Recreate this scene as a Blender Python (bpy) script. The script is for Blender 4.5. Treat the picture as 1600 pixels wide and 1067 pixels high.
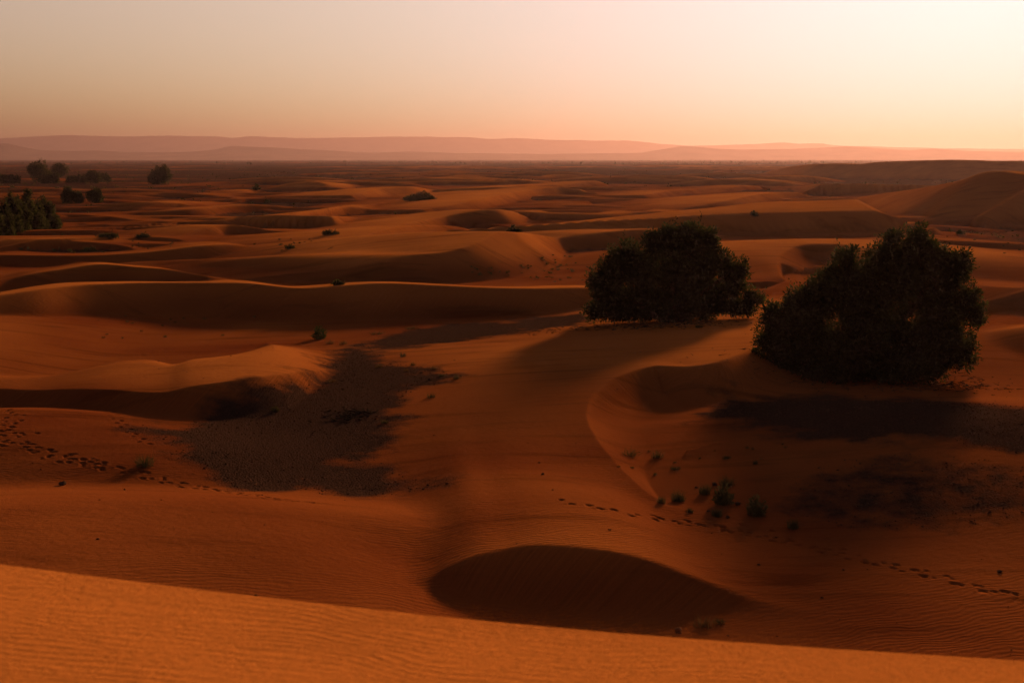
import bpy, bmesh, math, random
import numpy as np

# ------------------------------------------------------------------ reset
for o in list(bpy.data.objects):
    bpy.data.objects.remove(o, do_unlink=True)
SC = bpy.context.scene
COL = SC.collection
random.seed(7)
RNG = np.random.default_rng(7)

# ------------------------------------------------------------------ camera
CAM_H = 11.0                       # eye height above the dune floor, metres
FPX = 2198.0                       # focal length in pixels of the 1600 px wide photograph
PITCH = math.atan(285.5 / FPX)
cam_d = bpy.data.cameras.new('camera')
cam = bpy.data.objects.new('camera', cam_d)
COL.objects.link(cam)
cam.location = (0, 0, CAM_H)
cam.rotation_euler = (math.pi / 2 - PITCH, 0, 0)
cam_d.sensor_width = 36
cam_d.lens = 36 * FPX / 1600
cam_d.clip_start = 0.1
cam_d.clip_end = 90000
cam_d.dof.use_dof = True
cam_d.dof.focus_distance = 62
cam_d.dof.aperture_fstop = 3.6
SC.camera = cam

# ------------------------------------------------------------------ light
SUN_EL = math.radians(11.8)
SUN_AZ = math.radians(19.5)        # to the right of the view direction (+Y)
SUN_DIR = (math.sin(SUN_AZ) * math.cos(SUN_EL), math.cos(SUN_AZ) * math.cos(SUN_EL), math.sin(SUN_EL))

W = bpy.data.worlds.new('World')
SC.world = W
W.use_nodes = True
wn, wl = W.node_tree.nodes, W.node_tree.links
wn.clear()
w_out = wn.new('ShaderNodeOutputWorld')
w_bg = wn.new('ShaderNodeBackground')
w_sky = wn.new('ShaderNodeTexSky')
w_sky.sky_type = 'NISHITA'
w_sky.sun_disc = False
w_sky.sun_elevation = SUN_EL
w_sky.sun_rotation = SUN_AZ
w_sky.altitude = 700
w_sky.air_density = 1.0
w_sky.dust_density = 7.0
w_sky.ozone_density = 1.0
# thick dust evens out the sky: brightness saturates towards the sun, x / (x + d) per channel
w_add = wn.new('ShaderNodeVectorMath'); w_add.operation = 'ADD'
w_add.inputs[1].default_value = (3.3, 5.2, 8.2)
w_div = wn.new('ShaderNodeVectorMath'); w_div.operation = 'DIVIDE'
w_mul = wn.new('ShaderNodeVectorMath'); w_mul.operation = 'MULTIPLY'
w_mul.inputs[1].default_value = (2.30, 2.24, 2.66)
wl.new(w_sky.outputs[0], w_add.inputs[0])
wl.new(w_sky.outputs[0], w_div.inputs[0])
wl.new(w_add.outputs[0], w_div.inputs[1])
wl.new(w_div.outputs[0], w_mul.inputs[0])
w_lin = wn.new('ShaderNodeVectorMath'); w_lin.operation = 'MULTIPLY_ADD'
w_lin.inputs[1].default_value = (0.0095, 0.009, 0.0125)
wl.new(w_sky.outputs[0], w_lin.inputs[0])
wl.new(w_mul.outputs[0], w_lin.inputs[2])
wl.new(w_lin.outputs[0], w_bg.inputs[0])
w_bg.inputs[1].default_value = 0.10
wl.new(w_bg.outputs[0], w_out.inputs[0])

sun_d = bpy.data.lights.new('sun', 'SUN')
sun_d.energy = 3.9
sun_d.angle = math.radians(6.0)
sun_d.color = (1.0, 0.58, 0.25)
sun = bpy.data.objects.new('sun', sun_d)
COL.objects.link(sun)
sun.location = (60, 140, 40)
from mathutils import Vector
sun.rotation_euler = Vector(SUN_DIR).to_track_quat('Z', 'Y').to_euler()

# ------------------------------------------------------------------ output
SC.view_settings.view_transform = 'Standard'
SC.view_settings.look = 'None'
SC.view_settings.exposure = 1.9
SC.view_settings.gamma = 1.0
SC.view_settings.use_curve_mapping = False
SC.render.engine = 'CYCLES'
SC.cycles.use_denoising = True
SC.cycles.use_adaptive_sampling = True
SC.cycles.adaptive_threshold = 0.03
SC.cycles.max_bounces = 6
SC.cycles.diffuse_bounces = 3
SC.cycles.transmission_bounces = 3
SC.cycles.transparent_max_bounces = 8
SC.cycles.volume_bounces = 1
SC.cycles.caustics_reflective = False
SC.cycles.caustics_refractive = False

# ------------------------------------------------------------------ picture geometry helpers
FWD = np.array([0, math.cos(PITCH), -math.sin(PITCH)])
UPV = np.array([0, math.sin(PITCH), math.cos(PITCH)])

def ray(px, py):
    d = FWD * FPX + np.array([1.0, 0, 0]) * (px - 800.0) - UPV * (py - 533.5)
    h = math.hypot(d[0], d[1])
    return d[0] / h, d[1] / h, -d[2] / h            # horizontal unit vector, tan(depression)

def on_plane(px, py, z):
    ux, uy, t = ray(px, py)
    t = max(t, 1e-4)
    r = (CAM_H - z) / t
    return ux * r, uy * r, z

# ------------------------------------------------------------------ noise
def _hash(ix, iy, seed):
    n = (ix.astype(np.int64) * 374761393 + iy.astype(np.int64) * 668265263 + seed * 982451653) & 0x7fffffff
    n = ((n ^ (n >> 13)) * 1274126177) & 0x7fffffff
    n = n ^ (n >> 16)
    return (n & 0xffff) / 65535.0

def vnoise(x, y, seed=0):
    x0 = np.floor(x); y0 = np.floor(y)
    fx = x - x0; fy = y - y0
    fx = fx * fx * fx * (fx * (fx * 6 - 15) + 10); fy = fy * fy * fy * (fy * (fy * 6 - 15) + 10)
    a = _hash(x0, y0, seed); b = _hash(x0 + 1, y0, seed)
    c = _hash(x0, y0 + 1, seed); d = _hash(x0 + 1, y0 + 1, seed)
    return (a + (b - a) * fx) * (1 - fy) + (c + (d - c) * fx) * fy - 0.5

def fbm(x, y, octv=4, seed=0):
    v = np.zeros_like(x); a = 1.0
    for i in range(octv):
        v += a * vnoise(x, y, seed + i * 17)
        x = x * 2.03 + 11.3; y = y * 2.03 - 7.1; a *= 0.5
    return v

def smax(a, b, k):
    h = np.clip(0.5 + 0.5 * (a - b) / k, 0, 1)
    return b * (1 - h) + a * h + k * h * (1 - h)

def smooth(e0, e1, x):
    t = np.clip((x - e0) / (e1 - e0), 0, 1)
    return t * t * (3 - 2 * t)

# ------------------------------------------------------------------ dune crests
# Each crest runs so that its slip face lies on the right-hand side of travel.
S = 1600 / 540.0
V = {1: (0, 180), 2: (500, 200), 3: (1060, 200), 0: None}

def P(view, pts):
    out = []
    for p in pts:
        if view == 0:
            out.append(tuple(p))
        else:
            ox, oy = V[view]
            q = [ox + p[0] / S, oy + p[1] / S]
            if len(p) > 2:
                q.append(oy + p[2] / S)
            out.append(tuple(q))
    return out

DUNES = []
def catmull(pts, n):
    pts = np.asarray(pts, float)
    p = np.vstack([2 * pts[0] - pts[1], pts, 2 * pts[-1] - pts[-2]])
    out = []
    for i in range(1, len(p) - 2):
        for k in range(n):
            t = k / n
            a, b, c, d = p[i - 1], p[i], p[i + 1], p[i + 2]
            out.append(0.5 * (2 * b + (c - a) * t + (2 * a - 5 * b + 4 * c - d) * t * t + (3 * b - a - 3 * c + d) * t ** 3))
    out.append(p[-2])
    return np.array(out)

def dune(world, slip=0.6, crown=2.0, cs=0.02, sw=0.13, soft=3.0, rnd=0.0, floor=0.0, k=None, curl=False, crowns=None):
    """a dune from its crest line: 'curl' keeps the polyline, otherwise the crest is a smooth function of the run"""
    D = dict(slip=slip, crown=crown, cs=cs, sw=sw, soft=soft, rnd=rnd, floor=floor, k=k, curl=curl)
    pts = np.asarray(world, float)
    if curl:
        D['w'] = catmull(pts, 9)
        DUNES.append(D); return
    o = pts[0, :2].copy(); ax = pts[-1, :2] - pts[0, :2]; ax /= np.linalg.norm(ax)
    nx = np.array([ax[1], -ax[0]])                       # right-hand side of travel
    w = catmull(pts, 12)
    s = (w[:, :2] - o) @ ax; c = (w[:, :2] - o) @ nx; z = w[:, 2]
    s = np.maximum.accumulate(s + np.arange(len(s)) * 1e-6)
    l0 = max(z[0] - floor, 0.05) / 0.16 + 1; l1 = max(z[-1] - floor, 0.05) / 0.16 + 1
    g0 = (c[6] - c[0]) / (s[6] - s[0] + 1e-6); g1 = (c[-1] - c[-7]) / (s[-1] - s[-7] + 1e-6)
    g0 = np.clip(g0, -1.2, 1.2); g1 = np.clip(g1, -1.2, 1.2)
    T = np.linspace(s[0] - l0, s[-1] + l1, 600)
    cc = np.interp(T, s, c); zz = np.interp(T, s, z)
    m = T < s[0]; cc[m] = c[0] + (T[m] - s[0]) * g0; zz[m] = z[0] - (s[0] - T[m]) / l0 * (z[0] - floor + 0.5)
    m = T > s[-1]; cc[m] = c[-1] + (T[m] - s[-1]) * g1; zz[m] = z[-1] - (T[m] - s[-1]) / l1 * (z[-1] - floor + 0.5)
    kn = np.hanning(23); kn /= kn.sum()
    pad = lambda q: np.concatenate([np.full(11, q[0]), q, np.full(11, q[-1])])
    cc = np.convolve(pad(cc), kn, 'valid'); zz = np.convolve(pad(zz), kn, 'valid')
    gg = np.gradient(cc, T)
    kn2 = np.hanning(61); kn2 /= kn2.sum()
    gg = np.convolve(np.concatenate([np.full(30, gg[0]), gg, np.full(30, gg[-1])]), kn2, 'valid')
    if crowns is not None:
        sp = (pts[:, :2] - o) @ ax
        D['cw'] = np.convolve(pad(np.interp(T, sp, crowns)), kn, 'valid'); D['crown'] = max(crowns)
    D.update(o=o, ax=ax, nx=nx, T=T, c=cc, z=zz, q=1 / np.sqrt(1 + np.minimum(gg * gg, 2.5)), hmax=zz.max())
    DUNES.append(D)

def crest_b(pts, s=0.42, floor=0.0, tilt=True, **kw):
    """crest given by the pixel of the crest and the pixel row of the foot of its slip face"""
    out = []
    for px, pc, pb in pts:
        ux, uy, tc = ray(px, pc)
        _, _, tb = ray(px, max(pb, pc + 1.0))
        rb = (CAM_H - floor) / tb
        r = (CAM_H - floor + s * rb) / (s + tc)
        out.append((ux * r, uy * r, CAM_H - tc * r))
    if tilt:                                            # the crown dips away from the camera, towards the sun
        kw['crown'] = kw.get('crown', 2.0) * 1.4
        kw['cs'] = max(kw.get('cs', 0), 0.62 * float(np.mean([ray(p[0], p[1])[2] for p in pts])))
    dune(out, floor=floor, **kw)

def crest_z(pts, zs, **kw):
    dune([on_plane(p[0], p[1], z) for p, z in zip(pts, zs)], **kw)

# --- the dune the photographer stands on (slip face falls away from the camera)
F_PTS = [(2600, 1095), (2000, 1062), (1600, 1036), (1200, 1014), (800, 985), (500, 951), (250, 921), (0, 886), (-400, 835), (-900, 790)]
crest_z(F_PTS, [8.7, 8.85, 9.0, 9.08, 9.17, 9.25, 9.32, 9.38, 9.45, 9.5], slip=0.62, crown=3.6, cs=-0.11, sw=0.03, soft=1.0, rnd=0.12, k=0.4)
# --- lit shoulder on the left, behind the foreground crest
crest_z([(760, 822), (680, 812), (550, 804), (400, 796), (200, 793), (0, 801), (-250, 820)],
        [-0.1, 0.1, 0.6, 1.3, 1.75, 2.0, 2.0], slip=0.19, crown=3, cs=0.0, sw=0.11, soft=3, rnd=2.0, floor=0.2, k=0.5)
# --- hollow with slip face in front
crest_b([(530, 964, 975), (600, 940, 982), (660, 906, 984), (740, 868, 984), (800, 854, 975), (860, 850, 976), (930, 855, 976), (1000, 868, 974), (1060, 888, 970), (1120, 912, 962), (1190, 940, 960)],
        s=0.5, slip=0.56, crown=3, cs=0.0, sw=0.06, soft=3, rnd=0.25, floor=-0.2, k=0.3, tilt=False)
# --- central dune: curved brink with the slip face towards the right
crest_z([(1060, 812), (1045, 801), (1030, 790), (1000, 765), (960, 722), (928, 680), (916, 645), (930, 612), (965, 588), (1020, 572), (1080, 572), (1130, 562), (1180, 542), (1230, 515), (1300, 490)],
        [-1.2, 0.05, 0.2, 0.4, 0.66, 0.92, 1.15, 1.38, 1.56, 1.7, 1.8, 1.9, 1.95, 1.9, 1.7], slip=0.55, crown=5, cs=0.04, sw=0.055, soft=3, floor=0.0, curl=True, k=0.7)
# its back edge, the skyline before the gravel and the left tree
crest_z([(1215, 480), (1120, 503), (1020, 518), (920, 531), (820, 544), (730, 555), (640, 565)],
        [1.0, 0.95, 0.9, 0.8, 0.65, 0.45, 0.25], slip=0.3, crown=9, cs=-0.02, sw=0.10, soft=3, rnd=1.0, floor=0.1)
# --- left barchan: whaleback with a slip face towards the camera
crest_b([(-160, 598, 632), (0, 607, 642), (61, 610, 648), (152, 608, 662), (250, 613, 674), (290, 605, 674), (345, 597, 670), (405, 588, 660), (460, 581, 640), (510, 578, 610)],
        s=0.5, slip=0.5, cs=-0.008, sw=0.26, soft=3, floor=0.2, tilt=False, crowns=[2, 2, 2.4, 5.0, 6.8, 7.0, 6.0, 4.2, 2.8, 1.8])
# --- long first crest
crest_b(P(1, [(-500, 900, 1060), (-200, 860, 1050), (0, 832, 1030), (180, 805, 1010), (350, 787, 985), (600, 776, 960), (800, 775, 950), (1000, 776, 950), (1150, 778, 960), (1350, 800, 975), (1480, 797, 975), (1600, 788, 985)])
        + P(2, [(280, 719, 930), (420, 722, 930), (560, 730, 935), (760, 738, 940), (1000, 742, 940), (1230, 738, 920), (1400, 745, 880)]),
        crown=2, cs=0.03, sw=0.12, soft=3)
# C2
crest_b(P(1, [(-250, 830, 850), (0, 772, 810), (150, 735, 805), (300, 712, 800), (440, 692, 800), (520, 692, 800), (620, 702, 802), (760, 712, 803), (870, 728, 803), (960, 745, 805), (1060, 760, 800), (1170, 775, 795)]), crown=4, cs=0.02, sw=0.09)
# C3
crest_b(P(1, [(-200, 650, 700), (0, 647, 695), (200, 650, 700), (420, 650, 700), (560, 643, 700), (700, 632, 698), (820, 618, 695), (930, 603, 690), (1060, 597, 680), (1160, 607, 670), (1250, 635, 660)]), crown=6, cs=0.0, sw=0.07)
# lit dune behind C3 at the far left
crest_b(P(1, [(-150, 585, 600), (0, 575, 640), (120, 572, 640), (230, 575, 640), (330, 592, 625)]), crown=2, cs=0.0, sw=0.1, slip=0.2)
# C3b
crest_b(P(1, [(1040, 578, 590), (1150, 580, 605), (1270, 592, 625), (1400, 590, 640), (1500, 578, 640)])
        + P(2, [(118, 502, 560), (250, 470, 530), (400, 443, 510), (560, 412, 485), (700, 390, 480), (800, 377, 478), (860, 380, 470), (920, 395, 460), (980, 425, 455)]), crown=5, cs=0.0, sw=0.10)
# C4
crest_b(P(2, [(0, 572, 612), (90, 540, 608), (180, 505, 600), (300, 468, 575), (420, 452, 550), (540, 450, 530), (640, 458, 515), (730, 478, 500)]), crown=3, cs=0.02, sw=0.08)
# C5
crest_b(P(2, [(-260, 690, 715), (0, 663, 720), (150, 648, 725), (300, 610, 730), (450, 585, 730), (570, 577, 725), (680, 548, 715), (750, 515, 700), (820, 480, 680), (900, 482, 660), (1000, 492, 600), (1100, 508, 575), (1200, 500, 575), (1300, 485, 575), (1400, 475, 570), (1520, 468, 565)])
        + P(3, [(0, 455, 500), (100, 440, 490), (170, 440, 480), (240, 455, 475)]), crown=7, cs=-0.005, sw=0.10)
# C6
crest_b(P(1, [(200, 455, 465), (280, 458, 470), (400, 462, 485), (520, 472, 498), (640, 486, 512), (800, 494, 528), (950, 490, 535), (1100, 476, 530), (1250, 462, 520), (1400, 447, 505), (1600, 418, 470)]), crown=3, cs=0.0, sw=0.08)
# C7
crest_b(P(1, [(460, 460, 466), (600, 455, 470), (760, 445, 475), (900, 432, 472), (1050, 420, 460), (1150, 413, 455), (1300, 420, 450), (1420, 432, 446)]), crown=3, cs=0.0, sw=0.08)
# C8
crest_b(P(1, [(260, 424, 432), (400, 425, 440), (500, 412, 445), (600, 404, 447), (700, 400, 445), (820, 408, 440), (940, 428, 436)]), crown=3, cs=0.0, sw=0.08)
# C9
crest_b(P(1, [(440, 372, 377), (620, 370, 378), (860, 368, 380), (980, 358, 377), (1100, 350, 374), (1180, 345, 368), (1260, 360, 368)]), crown=4, cs=0.0, sw=0.06)
crest_b(P(1, [(960, 402, 407), (1060, 390, 412), (1160, 383, 408), (1300, 390, 405)]), crown=4, cs=0.0, sw=0.06)
# C10
crest_b(P(1, [(640, 625, 632), (740, 590, 615), (850, 550, 600), (960, 518, 590), (1000, 511, 585), (1080, 508, 580), (1180, 517, 580), (1280, 540, 580), (1400, 566, 578)]), crown=3, cs=0.0, sw=0.10)
crest_b(P(1, [(370, 500, 506), (520, 509, 530), (660, 505, 540), (780, 498, 535), (900, 500, 520)]), crown=4, cs=0.0, sw=0.07)
# C11
crest_b(P(1, [(1180, 522, 530), (1300, 500, 545), (1400, 483, 550), (1470, 468, 550), (1540, 467, 548)])
        + P(2, [(60, 408, 470), (160, 412, 450), (300, 420, 440), (420, 421, 435)]), crown=3, cs=0.0, sw=0.10)
# C12
crest_b(P(2, [(100, 397, 402), (190, 382, 412), (300, 383, 414), (420, 382, 412), (520, 372, 405), (640, 350, 395), (740, 328, 380), (850, 305, 355), (960, 287, 335), (1060, 275, 328), (1130, 270, 325), (1200, 277, 325), (1260, 292, 325), (1330, 310, 325)]), crown=5, cs=0.0, sw=0.08)
# C13
crest_b(P(2, [(-80, 388, 392), (0, 373, 395), (120, 365, 390), (260, 350, 375), (380, 330, 345)]), crown=3, cs=0.0, sw=0.08)
crest_b(P(2, [(470, 340, 344), (560, 316, 340), (640, 301, 330), (760, 290, 320), (860, 270, 300), (1000, 262, 285), (1150, 260, 280), (1270, 244, 275), (1320, 258, 272)]), crown=4, cs=0.0, sw=0.07)
# C14
crest_b(P(2, [(-60, 340, 345), (80, 325, 350), (180, 300, 345), (260, 282, 335), (340, 275, 330), (430, 272, 325), (510, 285, 315), (580, 302, 310)]), crown=4, cs=0.0, sw=0.08)
# C16
crest_b(P(2, [(900, 390, 420), (1000, 392, 455), (1150, 395, 460), (1330, 398, 455), (1450, 390, 445), (1600, 385, 440), (1720, 388, 420)]), crown=5, cs=0.0, sw=0.08)
crest_b(P(2, [(960, 384, 388), (1060, 373, 388), (1160, 358, 380), (1240, 338, 362)]), crown=5, cs=0.0, sw=0.05)
crest_b(P(2, [(1320, 330, 333), (1420, 326, 340), (1500, 310, 335), (1620, 290, 320), (1760, 282, 305)]), crown=5, cs=0.0, sw=0.06)
# R1, low skyline dune on the right
crest_b(P(3, [(380, 212, 218), (500, 183, 225), (600, 170, 232), (720, 165, 236), (830, 168, 238), (900, 160, 240), (1000, 155, 242), (1150, 150, 244), (1300, 148, 246), (1450, 153, 246), (1600, 153, 246), (1900, 156, 246), (2300, 165, 230)]), crown=10, cs=0.0, sw=0.12, slip=0.4)
# R2, big dune on the right with its broad shaded face
crest_b(P(3, [(820, 325, 360), (960, 302, 385), (1130, 278, 420), (1250, 255, 440), (1330, 235, 450), (1380, 214, 455), (1440, 200, 458), (1520, 203, 460), (1600, 217, 460), (1760, 230, 460), (2000, 250, 440), (2300, 300, 400)]), s=0.30, crown=6, cs=0.0, sw=0.14, slip=0.33)
# R3
crest_z(P(3, [(1075, 484), (1060, 474), (1000, 436), (920, 390), (860, 353), (825, 330)]), [1.0, 1.4, 2.6, 3.8, 4.6, 5.0], slip=0.5, crown=10, cs=0.02, sw=0.10, soft=5)
# R7
crest_b(P(3, [(540, 458, 470), (600, 420, 465), (660, 396, 462), (730, 388, 460), (800, 388, 458), (880, 402, 455), (950, 430, 455)]), crown=8, cs=0.0, sw=0.08, slip=0.3, rnd=1.5)
# R6
crest_b(P(3, [(190, 498, 545), (350, 508, 550), (470, 512, 548), (600, 505, 545), (750, 493, 540), (900, 485, 530), (1050, 484, 520), (1120, 500, 520)]), crown=4, cs=0.0, sw=0.06)
# R8
crest_b(P(3, [(0, 378, 395), (120, 355, 390), (250, 330, 380), (350, 310, 365), (440, 300, 352), (520, 297, 345), (580, 305, 342), (640, 326, 340)]), crown=6, cs=0.0, sw=0.08)
# R9
crest_b(P(3, [(530, 277, 285), (640, 262, 315), (760, 258, 318), (900, 262, 310), (1020, 272, 300)]), crown=6, cs=0.0, sw=0.07)
# R10
crest_b(P(3, [(180, 243, 248), (340, 230, 256), (470, 222, 256), (560, 222, 254), (660, 230, 252), (740, 242, 250)]), crown=8, cs=0.0, sw=0.07)
crest_b(P(3, [(0, 291, 300), (100, 290, 305), (200, 285, 303), (300, 266, 296), (370, 270, 290)]), crown=5, cs=0.0, sw=0.06)
# R4: arc dune behind the right tree
crest_z(P(3, [(505, 722), (500, 712), (464, 670), (457, 625), (480, 580), (540, 550), (620, 537), (720, 537), (800, 545), (850, 556), (900, 575)]),
        [-0.8, 0.5, 0.9, 1.2, 1.6, 1.9, 2.1, 2.1, 2.1, 2.0, 1.9], slip=0.45, crown=5, cs=-0.02, sw=0.09, soft=6, curl=True)
crest_b(P(3, [(1120, 575, 620), (1220, 560, 640), (1300, 580, 650), (1360, 606, 660), (1450, 622, 670), (1600, 631, 675), (1800, 640, 680)]), s=0.2, crown=5, cs=0.0, sw=0.12, slip=0.2, rnd=0.5)
# low ridge between the trees
crest_b(P(3, [(260, 714, 725), (340, 716, 745), (420, 714, 752), (520, 722, 752), (640, 730, 750)]), crown=3, cs=0.0, sw=0.06)
crest_b(P(3, [(300, 775, 780), (390, 766, 790), (460, 767, 795), (530, 764, 795), (640, 770, 790)]), crown=3, cs=0.0, sw=0.06)
# R5: brink on the far right, dark slope below
crest_b(P(3, [(1200, 690, 720), (1320, 711, 760), (1400, 726, 800), (1500, 734, 830), (1600, 737, 850), (1760, 735, 860), (2000, 735, 850)]), s=0.3, crown=3, cs=0.0, sw=0.08, slip=0.35)
# low rise at the right edge before the gravel flat
crest_b(P(3, [(1300, 965, 980), (1380, 950, 1040), (1480, 935, 1080), (1600, 920, 1110), (1800, 910, 1120), (2100, 920, 1080)]), s=0.2, crown=4, cs=-0.02, sw=0.10, slip=0.22, rnd=1.0)
N_TRACED = len(DUNES)

# --- small barchans farther out and to the sides, beyond the traced ones
def barchan(x, y, wdt, hgt, ang, curve):
    ts = np.linspace(-1, 1, 7)
    c, s_ = math.cos(ang), math.sin(ang)
    pts = []
    for t in ts:
        lx = t * wdt; ly = -curve * t * t * wdt + random.uniform(-.05, .05) * wdt
        z = hgt * max(0.0, 1 - abs(t) ** 2.2) + 0.05
        pts.append((x + lx * c - ly * s_, y + lx * s_ + ly * c, z))
    dune(pts, crown=hgt * 2.0, cs=0.0, sw=0.07, soft=5, k=0.2)

for i in range(105):
    r = 480 * math.exp(random.random() * 1.5)
    lo = -9.5 if r < 700 else -7.5
    az = random.uniform(lo, 27)
    if az > 10 and r < 900:
        continue
    a = math.radians(az)
    barchan(r * math.sin(a), r * math.cos(a), random.uniform(14, 42) * (r / 600) ** 0.5, random.uniform(0.9, 2.9), random.uniform(-0.5, 0.25), random.uniform(-0.1, 0.5))
for i in range(170):
    r = 165 * math.exp(random.random() * 1.25)
    az = random.uniform(-21, 21)
    if r < 200 and -8 < az < 9:
        continue
    a = math.radians(az)
    barchan(r * math.sin(a), r * math.cos(a), random.uniform(10, 34) * (r / 250) ** 0.5, random.uniform(0.4, 1.25), random.uniform(-0.55, 0.15), random.uniform(-0.3, 0.4))
for i in range(90):
    az = random.choice([-1, 1]) * random.uniform(50, 175)
    r = 60 * math.exp(random.random() * 2.4)
    a = math.radians(az)
    barchan(r * math.sin(a), r * math.cos(a), random.uniform(14, 40), random.uniform(1.2, 4.0), random.uniform(-0.5, 0.25), random.uniform(0, 0.5))

# distance range in which each dune can matter (lets the height field skip the rest)
for D in DUNES:
    if D['curl']:
        q = D['w'][:, :2]; hm = D['w'][:, 2].max()
    else:
        q = D['o'] + D['T'][:, None] * D['ax'] + D['c'][:, None] * D['nx']; hm = D['hmax']
    hm = max(hm - D['floor'] + 0.6, 0.6)
    ext_ = min(max(D['crown'] + hm / max(D['sw'], 0.03) + D['soft'] + 4, hm / max(D['slip'], 0.03) + 4), 140) * 1.6
    q = np.hypot(q[:, 0], q[:, 1])
    D['r0'] = q.min() - ext_; D['r1'] = q.max() + ext_

# ------------------------------------------------------------------ height field
FLOOR_CTRL = [(60, 860, 1.9, 5), (300, 890, 1.75, 5), (430, 915, 1.2, 4), (540, 955, 0.15, 2.5), (600, 985, -0.2, 2.2), (650, 975, -0.2, 2.2), (400, 840, 1.6, 4),
              (860, 985, -0.25, 2.6), (1000, 985, -0.3, 2.6), (720, 985, -0.1, 2.2), (80, 668, 1.1, 4.0), (190, 700, 0.95, 3.5), (-40, 650, 1.2, 4.0), (1010, 670, 0.3, 3.5), (1080, 640, 0.3, 3.5), (1500, 960, -0.3, 5), (1150, 965, -0.35, 4), (1300, 900, -0.1, 4), (1550, 640, 1.6, 7), (1300, 605, 0.6, 5)]
FC = [(on_plane(a, b, z)[0], on_plane(a, b, z)[1], z, rad) for a, b, z, rad in FLOOR_CTRL]

def base_floor(x, y):
    r = np.hypot(x, y)
    amp = 0.25 + 0.5 * smooth(150, 600, r)
    z = amp * fbm(x / 38, y / 38, 3, 3) + 1.5 * smooth(300, 1500, r) * fbm(x / 260, y / 260, 3, 9)
    z = z * smooth(20000, 4000, r)
    for cx, cy, cz, rad in FC:
        w = np.exp(-((x - cx) ** 2 + (y - cy) ** 2) / (2 * rad * rad))
        z = z * (1 - w) + cz * w
    return z

def field(x, y):
    """height and surface attributes of the desert floor, with all dunes"""
    x = np.asarray(x, float); y = np.asarray(y, float)
    fl = base_floor(x, y)
    z = fl.copy()
    best = np.full(x.shape, -1.0)                # how far the winning dune stands above the floor
    slipm = np.zeros(x.shape); along = np.zeros(x.shape)
    rr = np.hypot(x, y)
    wob = fbm(x / 9, y / 9, 3, 21)
    rmin, rmax = rr.min(), rr.max()
    for D in DUNES:
        if D['r1'] < rmin or D['r0'] > rmax:
            continue
        if D['curl']:
            w = D['w']; hm = w[:, 2].max() - D['floor'] + 0.6
        else:
            hm = D['hmax'] - D['floor'] + 0.6
        hm = max(hm, 0.6)
        reach = min(D['crown'] + hm / max(D['sw'], 0.03) + D['soft'] + 4, 140)
        rs = min(hm / max(D['slip'], 0.03) + 4, 140)
        if D['curl']:
            reach = max(reach, rs)
            idx = np.nonzero((x > w[:, 0].min() - reach) & (x < w[:, 0].max() + reach) & (y > w[:, 1].min() - reach) & (y < w[:, 1].max() + reach))[0]
            if idx.size == 0: continue
            X = x[idx]; Y = y[idx]
            d2 = np.full(X.shape, 1e18); sd = np.zeros(X.shape); tt = np.zeros(X.shape)
            sw_ = np.zeros(X.shape); sz_ = np.zeros(X.shape)
            acc = 0.0
            for i in range(len(w) - 1):
                ax, ay, az = w[i]; bx, by, bz = w[i + 1]
                ex, ey = bx - ax, by - ay
                L2 = ex * ex + ey * ey + 1e-12
                L = math.sqrt(L2)
                px_ = X - ax; py_ = Y - ay
                t = np.clip((px_ * ex + py_ * ey) / L2, 0, 1)
                qx = px_ - t * ex; qy = py_ - t * ey
                q2 = qx * qx + qy * qy
                b = q2 < d2
                d2 = np.where(b, q2, d2)
                sd = np.where(b, (px_ * ey - py_ * ex) / L, sd)      # >0 on the right-hand side
                tt = np.where(b, acc + t * L, tt)
                wt = L / (q2 + 0.01) ** 2.5
                sw_ += wt; sz_ += wt * (az + (bz - az) * t)
                acc += L
            zc = sz_ / sw_                                           # softly averaged crest height
            d = np.sqrt(d2)
        else:
            dx = x - D['o'][0]; dy = y - D['o'][1]
            s_ = dx * D['ax'][0] + dy * D['ax'][1]
            idx = np.nonzero((s_ > D['T'][0]) & (s_ < D['T'][-1]))[0]
            if idx.size == 0: continue
            n_ = dx[idx] * D['nx'][0] + dy[idx] * D['nx'][1]
            j = np.nonzero((n_ > D['c'].min() - reach) & (n_ < D['c'].max() + rs))[0]
            if j.size == 0: continue
            idx = idx[j]; tt = s_[idx]; n_ = n_[j]
            X = x[idx]; Y = y[idx]
            sd = (n_ - np.interp(tt, D['T'], D['c'])) * np.interp(tt, D['T'], D['q'])
            zc = np.interp(tt, D['T'], D['z'])
            d = np.abs(sd)
        rn = D['rnd'] + 0.0004 * rr[idx]
        ds = np.sqrt(d * d + rn * rn) - rn
        cw = np.interp(tt, D['T'], D['cw']) if 'cw' in D else D['crown']
        u = np.maximum(d - cw, 0)
        so = D['soft']
        drop_w = D['cs'] * np.minimum(d, cw + so) + D['sw'] * (np.sqrt(u * u + so * so) - so)
        drop_s = D['slip'] * ds
        right = sd > 0
        # towards the ends blend the two sides so that no step appears
        zd = zc - np.where(right, drop_s, drop_w)
        # ragged slip-face foot and gentle undulation of the windward side
        zd = zd + np.where(right, 0.0, 0.10 * wob[idx] * smooth(0.5, 6, d))
        k = D['k'] if D['k'] else 0.17 + 0.0006 * rr[idx]
        over = zd - z[idx]
        win = over > 0
        z[idx] = smax(zd, z[idx], np.minimum(k, 0.9))
        streak = smooth(0.03, 0.3, over) * smooth(0.02, 0.25, d)
        if D['curl']:
            streak = streak * smooth(2.6, 1.4, d)
        slipm[idx] = np.where(win, np.where(right & (D['slip'] > 0.3), streak, slipm[idx] * (1 - smooth(0.0, 0.2, over))), slipm[idx])
        along[idx] = np.where(win & right, tt + 0.75 * d, along[idx])
        best[idx] = np.maximum(best[idx], zd - fl[idx])
    return z, slipm, along, best

def H(x, y):
    return float(field(np.array([x]), np.array([y]))[0][0])

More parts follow.
